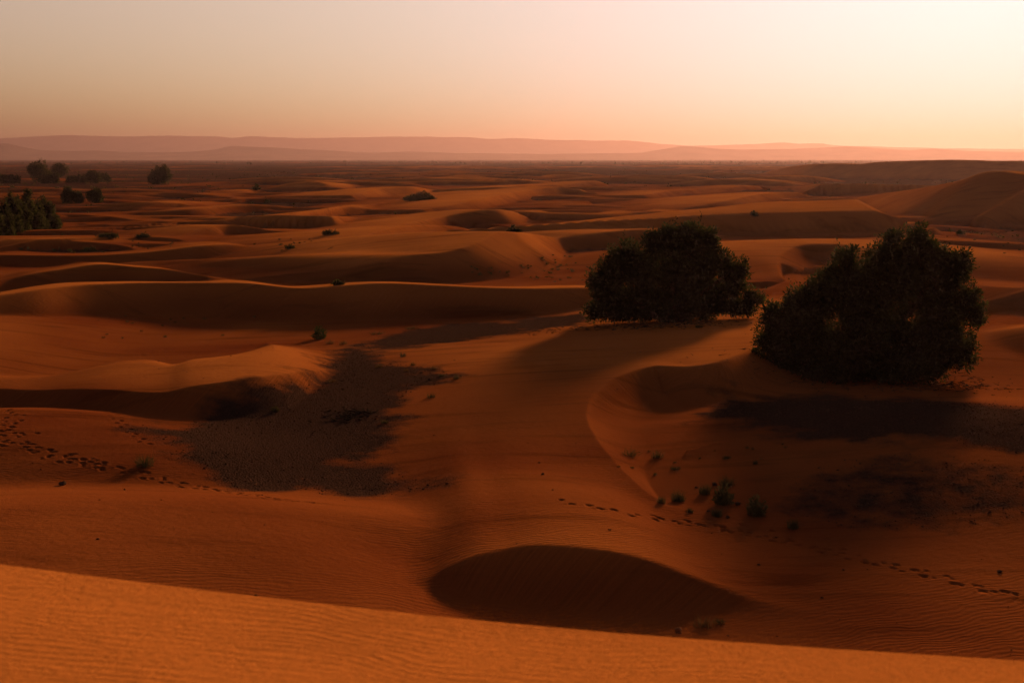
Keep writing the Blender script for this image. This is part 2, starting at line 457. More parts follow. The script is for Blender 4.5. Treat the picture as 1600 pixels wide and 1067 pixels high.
def at(px, py, rmax=4000.0, r0=9.0):
    """the point of the desert seen at a pixel: march along the sight line to the height field"""
    ux, uy, t = ray(px, py)
    n = 520
    rs = r0 * np.exp(np.linspace(0, math.log(rmax / r0), n))
    zt, *_ = field(ux * rs, uy * rs)
    below = (CAM_H - t * rs) < zt
    i = int(np.argmax(below)) if below.any() else n - 1
    i = max(i, 1)
    a, b = rs[i - 1], rs[i]
    fa = (CAM_H - t * a) - zt[i - 1]; fb = (CAM_H - t * b) - zt[i]
    r = a + (b - a) * (fa / (fa - fb + 1e-9)) if fa > 0 else a
    return ux * r, uy * r, H(ux * r, uy * r)
#@@TERRAIN

# ------------------------------------------------------------------ small builders
def tag(o, label=None, cat=None, group=None, kind=None):
    if label: o['label'] = label
    if cat: o['category'] = cat
    if group: o['group'] = group
    if kind: o['kind'] = kind
    return o

def mesh_np(name, verts, faces, mat, smooth_=False, parent=None, link=True):
    """one mesh object from numpy arrays; faces is an (n,3) or (n,4) array"""
    verts = np.asarray(verts, np.float32); faces = np.asarray(faces, np.int32)
    me = bpy.data.meshes.new(name)
    n, k = faces.shape
    me.vertices.add(len(verts)); me.vertices.foreach_set('co', verts.ravel())
    me.loops.add(n * k); me.loops.foreach_set('vertex_index', faces.ravel())
    me.polygons.add(n)
    me.polygons.foreach_set('loop_start', np.arange(0, n * k, k, dtype=np.int32))
    me.polygons.foreach_set('loop_total', np.full(n, k, np.int32))
    if smooth_:
        me.polygons.foreach_set('use_smooth', np.ones(n, bool))
    me.update(calc_edges=True)
    if mat: me.materials.append(mat)
    o = bpy.data.objects.new(name, me)
    if link: COL.objects.link(o)
    if parent: o.parent = parent
    return o

def new_mat(name):
    m = bpy.data.materials.new(name); m.use_nodes = True
    nt = m.node_tree; nt.nodes.clear()
    out = nt.nodes.new('ShaderNodeOutputMaterial')
    return m, nt, out

def N(nt, typ, **kw):
    n = nt.nodes.new(typ)
    for k, v in kw.items():
        if k.startswith('i_'):
            key = k[2:]
            n.inputs[int(key) if key.isdigit() else key].default_value = v
        else:
            setattr(n, k, v)
    return n

def rgba(c): return (c[0], c[1], c[2], 1)

# ------------------------------------------------------------------ ground materials
def sand_material():
    m, nt, out = new_mat('sand'); L = nt.links.new
    tc = N(nt, 'ShaderNodeTexCoord')
    b = N(nt, 'ShaderNodeBsdfPrincipled'); b.inputs['Roughness'].default_value = 0.95
    b.inputs['Specular IOR Level'].default_value = 0.0
    gr = N(nt, 'ShaderNodeAttribute', attribute_name='gravel')
    sl = N(nt, 'ShaderNodeAttribute', attribute_name='slip')
    al = N(nt, 'ShaderNodeAttribute', attribute_name='along')
    rp = N(nt, 'ShaderNodeAttribute', attribute_name='ripple')
    # colour
    n1 = N(nt, 'ShaderNodeTexNoise'); n1.inputs['Scale'].default_value = 0.09; n1.inputs['Detail'].default_value = 5
    L(tc.outputs['Object'], n1.inputs['Vector'])
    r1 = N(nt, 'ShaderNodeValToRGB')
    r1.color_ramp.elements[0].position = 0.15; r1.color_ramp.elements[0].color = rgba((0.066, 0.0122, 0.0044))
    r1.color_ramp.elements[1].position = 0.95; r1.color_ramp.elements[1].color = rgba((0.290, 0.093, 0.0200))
    cr = N(nt, 'ShaderNodeAttribute', attribute_name='crest')  # sunlight painted in: paler sand on crests and near dune, darker floors
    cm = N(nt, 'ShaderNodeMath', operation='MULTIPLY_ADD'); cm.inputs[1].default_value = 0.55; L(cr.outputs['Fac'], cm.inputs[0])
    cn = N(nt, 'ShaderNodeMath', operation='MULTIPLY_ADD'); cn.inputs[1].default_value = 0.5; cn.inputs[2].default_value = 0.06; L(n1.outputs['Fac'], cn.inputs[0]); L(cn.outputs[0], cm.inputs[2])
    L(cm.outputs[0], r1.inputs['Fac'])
    n2 = N(nt, 'ShaderNodeTexNoise'); n2.inputs['Scale'].default_value = 30; n2.inputs['Detail'].default_value = 6; n2.inputs['Roughness'].default_value = 0.75
    L(tc.outputs['Object'], n2.inputs['Vector'])
    r2 = N(nt, 'ShaderNodeMapRange', i_1=0.3, i_2=0.7, i_3=0.72, i_4=1.18)
    L(n2.outputs['Fac'], r2.inputs[0])
    mu = N(nt, 'ShaderNodeMixRGB', blend_type='MULTIPLY'); mu.inputs[0].default_value = 1
    L(r1.outputs[0], mu.inputs[1]); L(r2.outputs[0], mu.inputs[2])
    # streaks of coarser dark grains combed out by the wind
    mps = N(nt, 'ShaderNodeMapping'); mps.inputs['Rotation'].default_value = (0, 0, math.radians(-24)); mps.inputs['Scale'].default_value = (0.10, 0.75, 0.4)
    L(tc.outputs['Object'], mps.inputs['Vector'])
    ns = N(nt, 'ShaderNodeTexNoise'); ns.inputs['Scale'].default_value = 1.0; ns.inputs['Detail'].default_value = 7; ns.inputs['Roughness'].default_value = 0.62; ns.inputs['Distortion'].default_value = 0.6
    L(mps.outputs[0], ns.inputs['Vector'])
    rs_ = N(nt, 'ShaderNodeMapRange', i_1=0.52, i_2=0.72, i_3=1.0, i_4=0.58); L(ns.outputs['Fac'], rs_.inputs[0])
    mu2 = N(nt, 'ShaderNodeMixRGB', blend_type='MULTIPLY'); mu2.inputs[0].default_value = 1
    L(mu.outputs[0], mu2.inputs[1]); L(rs_.outputs[0], mu2.inputs[2])
    # grain sorting on slip faces: avalanche tongues of paler and darker sand
    stc = N(nt, 'ShaderNodeTexNoise', noise_dimensions='1D'); stc.inputs['Scale'].default_value = 7.0; stc.inputs['Detail'].default_value = 5; stc.inputs['Roughness'].default_value = 0.7
    L(al.outputs['Fac'], stc.inputs['W'])
    stm = N(nt, 'ShaderNodeMapRange', i_1=0.36, i_2=0.64, i_3=0.88, i_4=1.10); L(stc.outputs['Fac'], stm.inputs[0])
    mu3 = N(nt, 'ShaderNodeMixRGB', blend_type='MULTIPLY'); L(sl.outputs['Fac'], mu3.inputs[0]); L(mu2.outputs[0], mu3.inputs[1]); L(stm.outputs[0], mu3.inputs[2])
    # gravel pan
    vo = N(nt, 'ShaderNodeTexVoronoi'); vo.inputs['Scale'].default_value = 13.0
    L(tc.outputs['Object'], vo.inputs['Vector'])
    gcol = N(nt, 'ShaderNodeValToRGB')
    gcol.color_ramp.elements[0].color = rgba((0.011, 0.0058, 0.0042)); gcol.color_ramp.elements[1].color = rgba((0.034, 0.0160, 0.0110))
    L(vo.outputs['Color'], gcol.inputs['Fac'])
    n3 = N(nt, 'ShaderNodeTexNoise'); n3.inputs['Scale'].default_value = 0.9; n3.inputs['Detail'].default_value = 7; n3.inputs['Roughness'].default_value = 0.65
    L(tc.outputs['Object'], n3.inputs['Vector'])
    ad = N(nt, 'ShaderNodeMath', operation='MULTIPLY_ADD'); ad.inputs[1].default_value = 1.8; ad.inputs[2].default_value = -0.9
    L(n3.outputs['Fac'], ad.inputs[0])
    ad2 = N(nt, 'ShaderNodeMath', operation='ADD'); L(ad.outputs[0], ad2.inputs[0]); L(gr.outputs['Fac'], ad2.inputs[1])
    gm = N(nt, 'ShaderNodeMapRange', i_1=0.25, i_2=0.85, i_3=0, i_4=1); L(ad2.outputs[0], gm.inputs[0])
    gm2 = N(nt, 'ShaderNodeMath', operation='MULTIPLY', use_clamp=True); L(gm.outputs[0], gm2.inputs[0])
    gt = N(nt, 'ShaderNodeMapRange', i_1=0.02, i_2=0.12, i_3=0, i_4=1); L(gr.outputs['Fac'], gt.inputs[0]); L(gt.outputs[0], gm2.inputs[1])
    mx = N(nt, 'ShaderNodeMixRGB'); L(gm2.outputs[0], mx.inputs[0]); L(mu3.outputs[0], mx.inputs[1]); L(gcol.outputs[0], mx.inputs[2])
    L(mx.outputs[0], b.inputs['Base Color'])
    # relief: wind ripples, avalanche streaks on slip faces, grain, pebbles
    wob = N(nt, 'ShaderNodeTexNoise'); wob.inputs['Scale'].default_value = 0.6; wob.inputs['Detail'].default_value = 3
    L(tc.outputs['Object'], wob.inputs['Vector'])
    mp = N(nt, 'ShaderNodeVectorMath', operation='MULTIPLY_ADD'); mp.inputs[1].default_value = (1.3, 1.3, 1.3)
    L(wob.outputs['Color'], mp.inputs[0]); L(tc.outputs['Object'], mp.inputs[2])
    rot = N(nt, 'ShaderNodeMapping'); rot.inputs['Rotation'].default_value = (0, 0, math.radians(68)); L(mp.outputs[0], rot.inputs['Vector'])
    wv = N(nt, 'ShaderNodeTexWave', wave_type='BANDS', bands_direction='X', wave_profile='SIN')
    wv.inputs['Scale'].default_value = 1.6; wv.inputs['Distortion'].default_value = 2.2; wv.inputs['Detail'].default_value = 2; wv.inputs['Detail Scale'].default_value = 0.5
    L(rot.outputs[0], wv.inputs['Vector'])
    wm = N(nt, 'ShaderNodeMath', operation='MULTIPLY'); L(wv.outputs['Fac'], wm.inputs[0]); L(rp.outputs['Fac'], wm.inputs[1])
    st = N(nt, 'ShaderNodeTexNoise', noise_dimensions='1D'); st.inputs['Scale'].default_value = 5.0; st.inputs['Detail'].default_value = 4; st.inputs['Roughness'].default_value = 0.6
    L(al.outputs['Fac'], st.inputs['W'])
    sm = N(nt, 'ShaderNodeMath', operation='MULTIPLY'); sc_ = N(nt, 'ShaderNodeMath', operation='SUBTRACT'); sc_.inputs[1].default_value = 0.5; L(st.outputs['Fac'], sc_.inputs[0])
    L(sc_.outputs[0], sm.inputs[0]); L(sl.outputs['Fac'], sm.inputs[1])
    h1 = N(nt, 'ShaderNodeMath', operation='MULTIPLY_ADD'); h1.inputs[1].default_value = 0.010; L(wm.outputs[0], h1.inputs[0])
    h2 = N(nt, 'ShaderNodeMath', operation='MULTIPLY'); h2.inputs[1].default_value = 0.05; L(sm.outputs[0], h2.inputs[0]); L(h2.outputs[0], h1.inputs[2])
    h3 = N(nt, 'ShaderNodeMath', operation='MULTIPLY_ADD'); h3.inputs[1].default_value = 0.010; L(n2.outputs['Fac'], h3.inputs[0]); L(h1.outputs[0], h3.inputs[2])
    nm = N(nt, 'ShaderNodeTexNoise'); nm.inputs['Scale'].default_value = 3.2; nm.inputs['Detail'].default_value = 5; nm.inputs['Roughness'].default_value = 0.6
    L(tc.outputs['Object'], nm.inputs['Vector'])
    h3b = N(nt, 'ShaderNodeMath', operation='MULTIPLY_ADD'); nf = N(nt, 'ShaderNodeAttribute', attribute_name='uneven'); nmm = N(nt, 'ShaderNodeMath', operation='MULTIPLY'); L(nm.outputs['Fac'], nmm.inputs[0]); L(nf.outputs['Fac'], nmm.inputs[1])
    h3b.inputs[1].default_value = 0.030; L(nmm.outputs[0], h3b.inputs[0]); L(h3.outputs[0], h3b.inputs[2])
    pv = N(nt, 'ShaderNodeMath', operation='MULTIPLY'); L(vo.outputs['Distance'], pv.inputs[0]); L(gm2.outputs[0], pv.inputs[1])
    h4 = N(nt, 'ShaderNodeMath', operation='MULTIPLY_ADD'); h4.inputs[1].default_value = -0.05; L(pv.outputs[0], h4.inputs[0]); L(h3b.outputs[0], h4.inputs[2])
    bp = N(nt, 'ShaderNodeBump'); bp.inputs['Strength'].default_value = 1.0; bp.inputs['Distance'].default_value = 1.0
    L(h4.outputs[0], bp.inputs['Height']); L(bp.outputs[0], b.inputs['Normal'])
    L(b.outputs[0], out.inputs['Surface'])
    return m
M_SAND = sand_material()

# ------------------------------------------------------------------ gravel pans (bare stony floor between the dunes)
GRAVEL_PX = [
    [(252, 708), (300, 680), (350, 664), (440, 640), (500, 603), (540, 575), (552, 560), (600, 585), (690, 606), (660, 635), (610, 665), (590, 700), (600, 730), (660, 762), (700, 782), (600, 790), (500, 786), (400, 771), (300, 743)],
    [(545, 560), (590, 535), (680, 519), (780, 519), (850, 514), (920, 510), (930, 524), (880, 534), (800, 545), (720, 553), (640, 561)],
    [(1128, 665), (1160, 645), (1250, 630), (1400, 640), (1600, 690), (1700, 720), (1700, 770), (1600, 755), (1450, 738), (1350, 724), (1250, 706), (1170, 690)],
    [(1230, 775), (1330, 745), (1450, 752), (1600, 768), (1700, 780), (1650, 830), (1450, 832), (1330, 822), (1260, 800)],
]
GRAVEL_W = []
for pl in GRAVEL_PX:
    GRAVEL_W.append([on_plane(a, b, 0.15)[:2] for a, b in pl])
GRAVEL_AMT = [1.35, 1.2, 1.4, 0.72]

def poly_sdf(x, y, poly):
    """signed distance to a polygon, positive inside"""
    d2 = np.full(x.shape, 1e18); ins = np.zeros(x.shape, bool)
    n = len(poly)
    for i in range(n):
        ax, ay = poly[i]; bx, by = poly[(i + 1) % n]
        ex, ey = bx - ax, by - ay
        t = np.clip(((x - ax) * ex + (y - ay) * ey) / (ex * ex + ey * ey + 1e-12), 0, 1)
        d2 = np.minimum(d2, (x - ax - t * ex) ** 2 + (y - ay - t * ey) ** 2)
        c = ((ay > y) != (by > y)) & (x < ex * (y - ay) / (ey if abs(ey) > 1e-9 else 1e-9) + ax)
        ins ^= c
    return np.where(ins, 1, -1) * np.sqrt(d2)

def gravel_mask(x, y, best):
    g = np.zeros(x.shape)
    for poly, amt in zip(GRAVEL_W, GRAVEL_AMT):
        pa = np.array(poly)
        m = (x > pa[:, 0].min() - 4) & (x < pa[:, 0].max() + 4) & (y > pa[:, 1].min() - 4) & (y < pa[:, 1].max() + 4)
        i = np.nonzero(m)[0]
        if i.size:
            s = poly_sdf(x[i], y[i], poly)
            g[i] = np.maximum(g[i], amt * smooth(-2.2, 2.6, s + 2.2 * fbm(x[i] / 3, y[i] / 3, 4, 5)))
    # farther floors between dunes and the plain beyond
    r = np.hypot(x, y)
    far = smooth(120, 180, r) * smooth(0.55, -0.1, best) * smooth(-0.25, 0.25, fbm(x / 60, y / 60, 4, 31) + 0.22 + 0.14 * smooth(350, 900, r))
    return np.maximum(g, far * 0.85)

# ------------------------------------------------------------------ footprints pressed into the sand
TRAILS = [
    ([(-40, 668), (5, 690), (40, 697), (100, 715), (180, 733), (260, 751), (350, 768), (430, 780), (505, 786)], 0.30, 0.42, 2),
    ([(-20, 676), (12, 684), (60, 703), (120, 718), (170, 729)], 0.6, 0.6, 3),
    ([(4, 640), (8, 660), (14, 680)], 0.7, 0.6, 3),
    ([(150, 574), (230, 552), (340, 539), (430, 538), (500, 549), (535, 560)], 0.12, 0.6, 1),
    ([(862, 781), (960, 798), (1080, 816), (1190, 838), (1280, 858), (1400, 886), (1500, 910), (1620, 940)], 0.17, 0.42, 2),
    ([(1010, 803), (1120, 815), (1240, 836), (1330, 860)], 0.5, 0.9, 1),
    ([(165, 640), (190, 663), (212, 683), (232, 697)], 0.12, 0.45, 1),
    ([(536, 562), (540, 574), (546, 588), (560, 600)], 0.5, 0.5, 2),
]
PRINTS = []
for pts, spread, step, rep in TRAILS:
    w = np.array([at(*p)[:2] for p in pts])
    w = catmull(w, 12)
    seg = np.hypot(*(np.diff(w, axis=0).T)); cum = np.concatenate([[0], np.cumsum(seg)])
    for k in range(rep):
        s = random.uniform(0, step); side = 1
        while s < cum[-1]:
            i = min(int(np.searchsorted(cum, s)) - 1, len(w) - 2); i = max(i, 0)
            f = (s - cum[i]) / (seg[i] + 1e-9)
            p = w[i] + (w[i + 1] - w[i]) * f
            t = (w[i + 1] - w[i]) / (seg[i] + 1e-9)
            nrm = np.array([-t[1], t[0]])
            off = side * (0.11 + spread * 0.5 * random.random()) + random.gauss(0, spread * 0.35)
            q = p + nrm * off
            a = math.atan2(t[1], t[0]) + random.gauss(0, 0.2)
            PRINTS.append((q[0], q[1], a, random.uniform(0.62, 1.0)))
            side = -side; s += step * random.uniform(0.85, 1.15)

# ------------------------------------------------------------------ the desert ground: one sheet out to the horizon
def build_ground():
    dense = np.arange(-23.5, 23.51, 0.077)
    lo = -23.5 - np.cumsum(np.minimum(0.077 * 1.16 ** np.arange(1, 60), 6.0)); lo = lo[lo > -178]
    hi = 23.5 + np.cumsum(np.minimum(0.077 * 1.16 ** np.arange(1, 60), 6.0)); hi = hi[hi < 178]
    az = np.radians(np.concatenate([lo[::-1], dense, hi, [180.0]]))
    rows = [np.array([0.4, 0.9, 1.4, 1.9, 2.3, 2.7]), np.arange(3.0, 6.6, 0.0115), np.arange(6.6, 11, 0.08), np.arange(11, 25, 0.5),
            np.arange(25, 37, 0.16), np.arange(37, 62, 0.09), np.arange(62, 110, 0.22), np.arange(110, 200, 0.42), np.arange(200, 420, 1.15)]
    r = 420.0; far = []
    while r < 60000:
        far.append(r); r *= 1.005 if r < 1800 else (1.03 if r < 8000 else 1.12)
    rows.append(np.array(far + [60000.0]))
    R = np.concatenate(rows)
    nr, na = len(R), len(az)
    RR, AA = np.meshgrid(R, az, indexing='ij')
    x = (RR * np.sin(AA)).ravel(); y = (RR * np.cos(AA)).ravel()
    parts = [field(x[i:i + 24 * na], y[i:i + 24 * na]) for i in range(0, x.size, 24 * na)]
    z, slipm, along, best = [np.concatenate([p_[j] for p_ in parts]) for j in range(4)]
    r = np.hypot(x, y)
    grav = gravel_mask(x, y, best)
    # real wind ripples on the near dune
    nearm = np.nonzero((r < 9) & (y > 0))[0]
    X, Y = x[nearm], y[nearm]
    ph = (Y * 0.985 + X * 0.06 + 0.22 * fbm(X / 1.0, Y / 0.7, 3, 44) + 0.02 * fbm(X / .2, Y / .2, 2, 45)) / 0.064
    wv = ph - np.floor(ph)
    prof = np.where(wv < 0.5, wv / 0.5, (1 - wv) / 0.5)
    prof = prof * prof * (3 - 2 * prof)
    amp = 0.0042 * smooth(5.9, 4.9, r[nearm] + 0.10 * X) * (0.75 + 0.8 * fbm(X / .7, Y / .7, 2, 48))
    z[nearm] += np.maximum(amp, 0.0008) * prof
    # uneven wind-combed sand in the middle distance
    mid = np.nonzero((r > 24) & (r < 130))[0]
    X, Y = x[mid], y[mid]
    z[mid] += 0.022 * fbm((X * .92 + Y * .39) / 6.0, (-X * .39 + Y * .92) / 2.2, 4, 61) * (1 - slipm[mid])
    # footprints
    for qx, qy, a, sc in PRINTS:
        i = mid[(np.abs(X - qx) < 0.8) & (np.abs(Y - qy) < 0.8)]
        if i.size == 0: continue
        dx, dy = x[i] - qx, y[i] - qy
        u = dx * math.cos(a) + dy * math.sin(a); v = -dx * math.sin(a) + dy * math.cos(a)
        e = (u / (0.11 * sc)) ** 2 + (v / (0.07 * sc)) ** 2
        z[i] += 0.13 * sc * (-np.exp(-e * 0.9) + 0.2 * np.exp(-((np.sqrt(e) - 1.75) ** 2) * 5))
    rip = smooth(140, 30, r) * (1 - slipm) * (1 - np.clip(grav * 1.4, 0, 1)) * smooth(6.2, 24, r)
    rip = rip * (0.25 + 0.75 * smooth(-0.1, 0.3, fbm(x / 7, y / 7, 2, 77)))
    verts = np.column_stack([x, y, z])
    ii = np.arange(nr - 1)[:, None] * na + np.arange(na)[None, :]
    jn = np.roll(np.arange(na), -1)
    jj = np.arange(nr - 1)[:, None] * na + jn[None, :]
    faces = np.stack([ii, jj, jj + na, ii + na], -1).reshape(-1, 4)[:, ::-1]
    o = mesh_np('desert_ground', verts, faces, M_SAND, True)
    sunlit_tone = np.where(r < 12, 1.05, 0.80 * smooth(0.5, 2.2, best) * (1 - 0.4 * slipm))  # paints sunlit rims and a sunlit near dune into the sand colour
    for nm, arr in (('gravel', grav), ('crest', sunlit_tone), ('uneven', 0.08 + 0.92 * smooth(12, 26, r)), ('slip', slipm * smooth(130, 55, r)), ('along', along), ('ripple', rip)):
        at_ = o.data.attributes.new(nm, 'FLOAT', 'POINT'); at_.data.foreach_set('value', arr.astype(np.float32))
    tag(o, kind='structure')
    print('ground', nr, na, len(faces))
    return o
GROUND = build_ground()

# ------------------------------------------------------------------ mountains on the horizon
def plain_mat(name, c0, c1, scale, rough=0.95, bump=0.0):
    m, nt, out = new_mat(name); L = nt.links.new
    tc = N(nt, 'ShaderNodeTexCoord'); n = N(nt, 'ShaderNodeTexNoise'); n.inputs['Scale'].default_value = scale; n.inputs['Detail'].default_value = 6
    L(tc.outputs['Object'], n.inputs['Vector'])
    r = N(nt, 'ShaderNodeValToRGB'); r.color_ramp.elements[0].position = 0.3; r.color_ramp.elements[1].position = 0.7
    r.color_ramp.elements[0].color = rgba(c0); r.color_ramp.elements[1].color = rgba(c1)
    L(n.outputs['Fac'], r.inputs['Fac'])
    b = N(nt, 'ShaderNodeBsdfPrincipled'); b.inputs['Roughness'].default_value = rough; b.inputs['Specular IOR Level'].default_value = 0.0
    L(r.outputs[0], b.inputs['Base Color'])
    if bump:
        bp = N(nt, 'ShaderNodeBump'); bp.inputs['Distance'].default_value = bump; bp.inputs['Strength'].default_value = 1
        L(n.outputs['Fac'], bp.inputs['Height']); L(bp.outputs[0], b.inputs['Normal'])
    L(b.outputs[0], out.inputs['Surface'])
    return m
M_ROCK = plain_mat('mountain_rock', (0.050, 0.028, 0.020), (0.085, 0.048, 0.034), 0.004)

def mountain(name, sky, dist, depth, seed, rough=0.10):
    """a range whose skyline follows (pixel, row) points at a given distance"""
    pxs = np.array([p[0] for p in sky], float); pys = np.array([p[1] for p in sky], float)
    n = 260; m = 26
    px = np.linspace(pxs[0], pxs[-1], n)
    py = np.interp(px, pxs, pys)
    top = np.maximum((248.0 - py) / FPX * dist, 0.0)
    s = np.linspace(0, 1, m)
    prof = np.where(s < 0.55, (s / 0.55) ** 1.35, (1 - (s - 0.55) / 0.45) ** 0.8)
    PX, SS = np.meshgrid(px, s, indexing='ij')
    dd = dist + (SS - 0.55) * depth
    x = (PX - 800) / FPX * dist * (dd / dist) ** 0.3; y = dd
    zz = top[:, None] * prof[None, :]
    er = 1 - np.abs(fbm(x / (dist * 0.022), y / (depth * 0.35), 5, seed)) * 0.9 * (1 - np.exp(-((SS - 0.55) / 0.12) ** 2))
    zz = zz * np.clip(er, 0.2, 1.1) + top[:, None] * rough * fbm(x / (dist * .012), y / (dist * .05), 4, seed + 3) * prof[None, :]
    zz[:, 0] = -8; zz[:, -1] = -8; zz[0] = -8; zz[-1] = -8
    v = np.column_stack([x.ravel(), y.ravel(), zz.ravel()])
    ii = (np.arange(n - 1)[:, None] * m + np.arange(m - 1)[None, :])
    f = np.stack([ii, ii + m, ii + m + 1, ii + 1], -1).reshape(-1, 4)
    o = mesh_np(name, v, f, M_ROCK, True)
    return tag(o, kind='structure')
mountain('mountain_range', [(-700, 225), (-400, 216), (-150, 214), (0, 216), (60, 212), (110, 210), (190, 212), (295, 211), (340, 212), (372, 215), (384, 212), (430, 213), (470, 215), (540, 214), (600, 212.5), (730, 213), (760, 216), (815, 215), (860, 217), (900, 218), (985, 219), (1020, 223), (1080, 227), (1180, 224), (1220, 221), (1245, 224), (1275, 222), (1300, 226), (1400, 229), (1480, 231), (1600, 232), (1900, 230), (2300, 236)], 19000, 3200, 5, 0.03)
mountain('foothill_ridge', [(-500, 236), (-200, 228), (-60, 226), (0, 222), (20, 222), (40, 227), (70, 233), (110, 234), (150, 233), (200, 236), (300, 236), (345, 231), (362, 226), (400, 227), (450, 230), (520, 234), (580, 237), (640, 235), (700, 237), (780, 238), (860, 239), (940, 238), (1000, 237), (1040, 230), (1065, 226), (1100, 229), (1150, 232), (1230, 231), (1320, 227), (1350, 229), (1380, 231), (1420, 233), (1450, 230), (1500, 234), (1600, 236), (1900, 234), (2200, 240)], 12500, 2200, 25, 0.05)

# ------------------------------------------------------------------ dusty air
def build_haze():
    x0, x1, y0, y1, z0, z1 = -16000.0, 16000.0, -900.0, 21500.0, -12.0, 345.0
    v = [(x0, y0, z0), (x1, y0, z0), (x1, y1, z0), (x0, y1, z0), (x0, y0, z1), (x1, y0, z1), (x1, y1, z1), (x0, y1, z1)]
    f = [(3, 2, 1, 0), (4, 5, 6, 7), (0, 1, 5, 4), (1, 2, 6, 5), (2, 3, 7, 6), (3, 0, 4, 7)]
    m, nt, out = new_mat('haze_air')
    pv = N(nt, 'ShaderNodeVolumePrincipled')
    pv.inputs['Color'].default_value = (0.160, 0.108, 0.132, 1)
    pv.inputs['Density'].default_value = HAZE_DENSITY
    pv.inputs['Anisotropy'].default_value = 0.64
    pv.inputs['Density Attribute'].default_value = ''
    nt.links.new(pv.outputs[0], out.inputs['Volume'])
    m.cycles.homogeneous_volume = True
    o = mesh_np('haze', v, f, m)
    return tag(o, kind='stuff')
HAZE_DENSITY = 0.72e-4
build_haze()
#@@OBJECTS

# ------------------------------------------------------------------ plant materials
def leaf_material(name, c0, c1, trans=0.25):
    m, nt, out = new_mat(name); L = nt.links.new
    oi = N(nt, 'ShaderNodeNewGeometry')
    r = N(nt, 'ShaderNodeValToRGB'); r.color_ramp.elements[0].color = rgba(c0); r.color_ramp.elements[1].color = rgba(c1)
    L(oi.outputs['Random Per Island'], r.inputs['Fac'])
    d = N(nt, 'ShaderNodeBsdfDiffuse'); t = N(nt, 'ShaderNodeBsdfTranslucent'); mx = N(nt, 'ShaderNodeMixShader'); mx.inputs[0].default_value = trans
    L(r.outputs[0], d.inputs['Color']); L(r.outputs[0], t.inputs['Color'])
    L(d.outputs[0], mx.inputs[1]); L(t.outputs[0], mx.inputs[2]); L(mx.outputs[0], out.inputs['Surface'])
    return m
M_LEAF = leaf_material('tamarisk_leaf', (0.006, 0.0065, 0.0026), (0.030, 0.028, 0.009), 0.45)
M_SHRUB = leaf_material('dry_shrub', (0.030, 0.026, 0.010), (0.070, 0.052, 0.020), 0.15)
M_STRAW = leaf_material('straw_tuft', (0.060, 0.032, 0.012), (0.120, 0.062, 0.024), 0.15)
M_GREEN = leaf_material('young_leaf', (0.010, 0.018, 0.006), (0.022, 0.036, 0.011), 0.2)
M_BARK = plain_mat('bark', (0.030, 0.018, 0.011), (0.075, 0.046, 0.028), 6.0, bump=0.02)
M_STONE = plain_mat('stone', (0.022, 0.012, 0.008), (0.060, 0.030, 0.019), 9.0, bump=0.01)
M_PALE = plain_mat('pale_stone', (0.085, 0.034, 0.016), (0.14, 0.060, 0.030), 8.0, bump=0.01)
M_CHAR = plain_mat('charred_twig', (0.008, 0.006, 0.005), (0.025, 0.017, 0.012), 9.0)

def unit(v):
    return v / (np.linalg.norm(v, axis=-1, keepdims=True) + 1e-9)

def sprigs(rng, pos, dirs, length, width):
    """narrow leaf sprigs: one kite of two triangles each"""
    n = len(pos)
    rnd = unit(rng.normal(size=(n, 3)))
    side = unit(np.cross(dirs, rnd)) * (width * rng.uniform(0.6, 1.3, (n, 1)))
    ln = dirs * (length * rng.uniform(0.6, 1.35, (n, 1)))
    a = pos; b = pos + ln * 0.45 + side; c = pos + ln; d = pos + ln * 0.45 - side
    v = np.stack([a, b, c, d], 1).reshape(-1, 3)
    i = np.arange(n) * 4
    return v, np.stack([i, i + 1, i + 2, i + 3], 1)

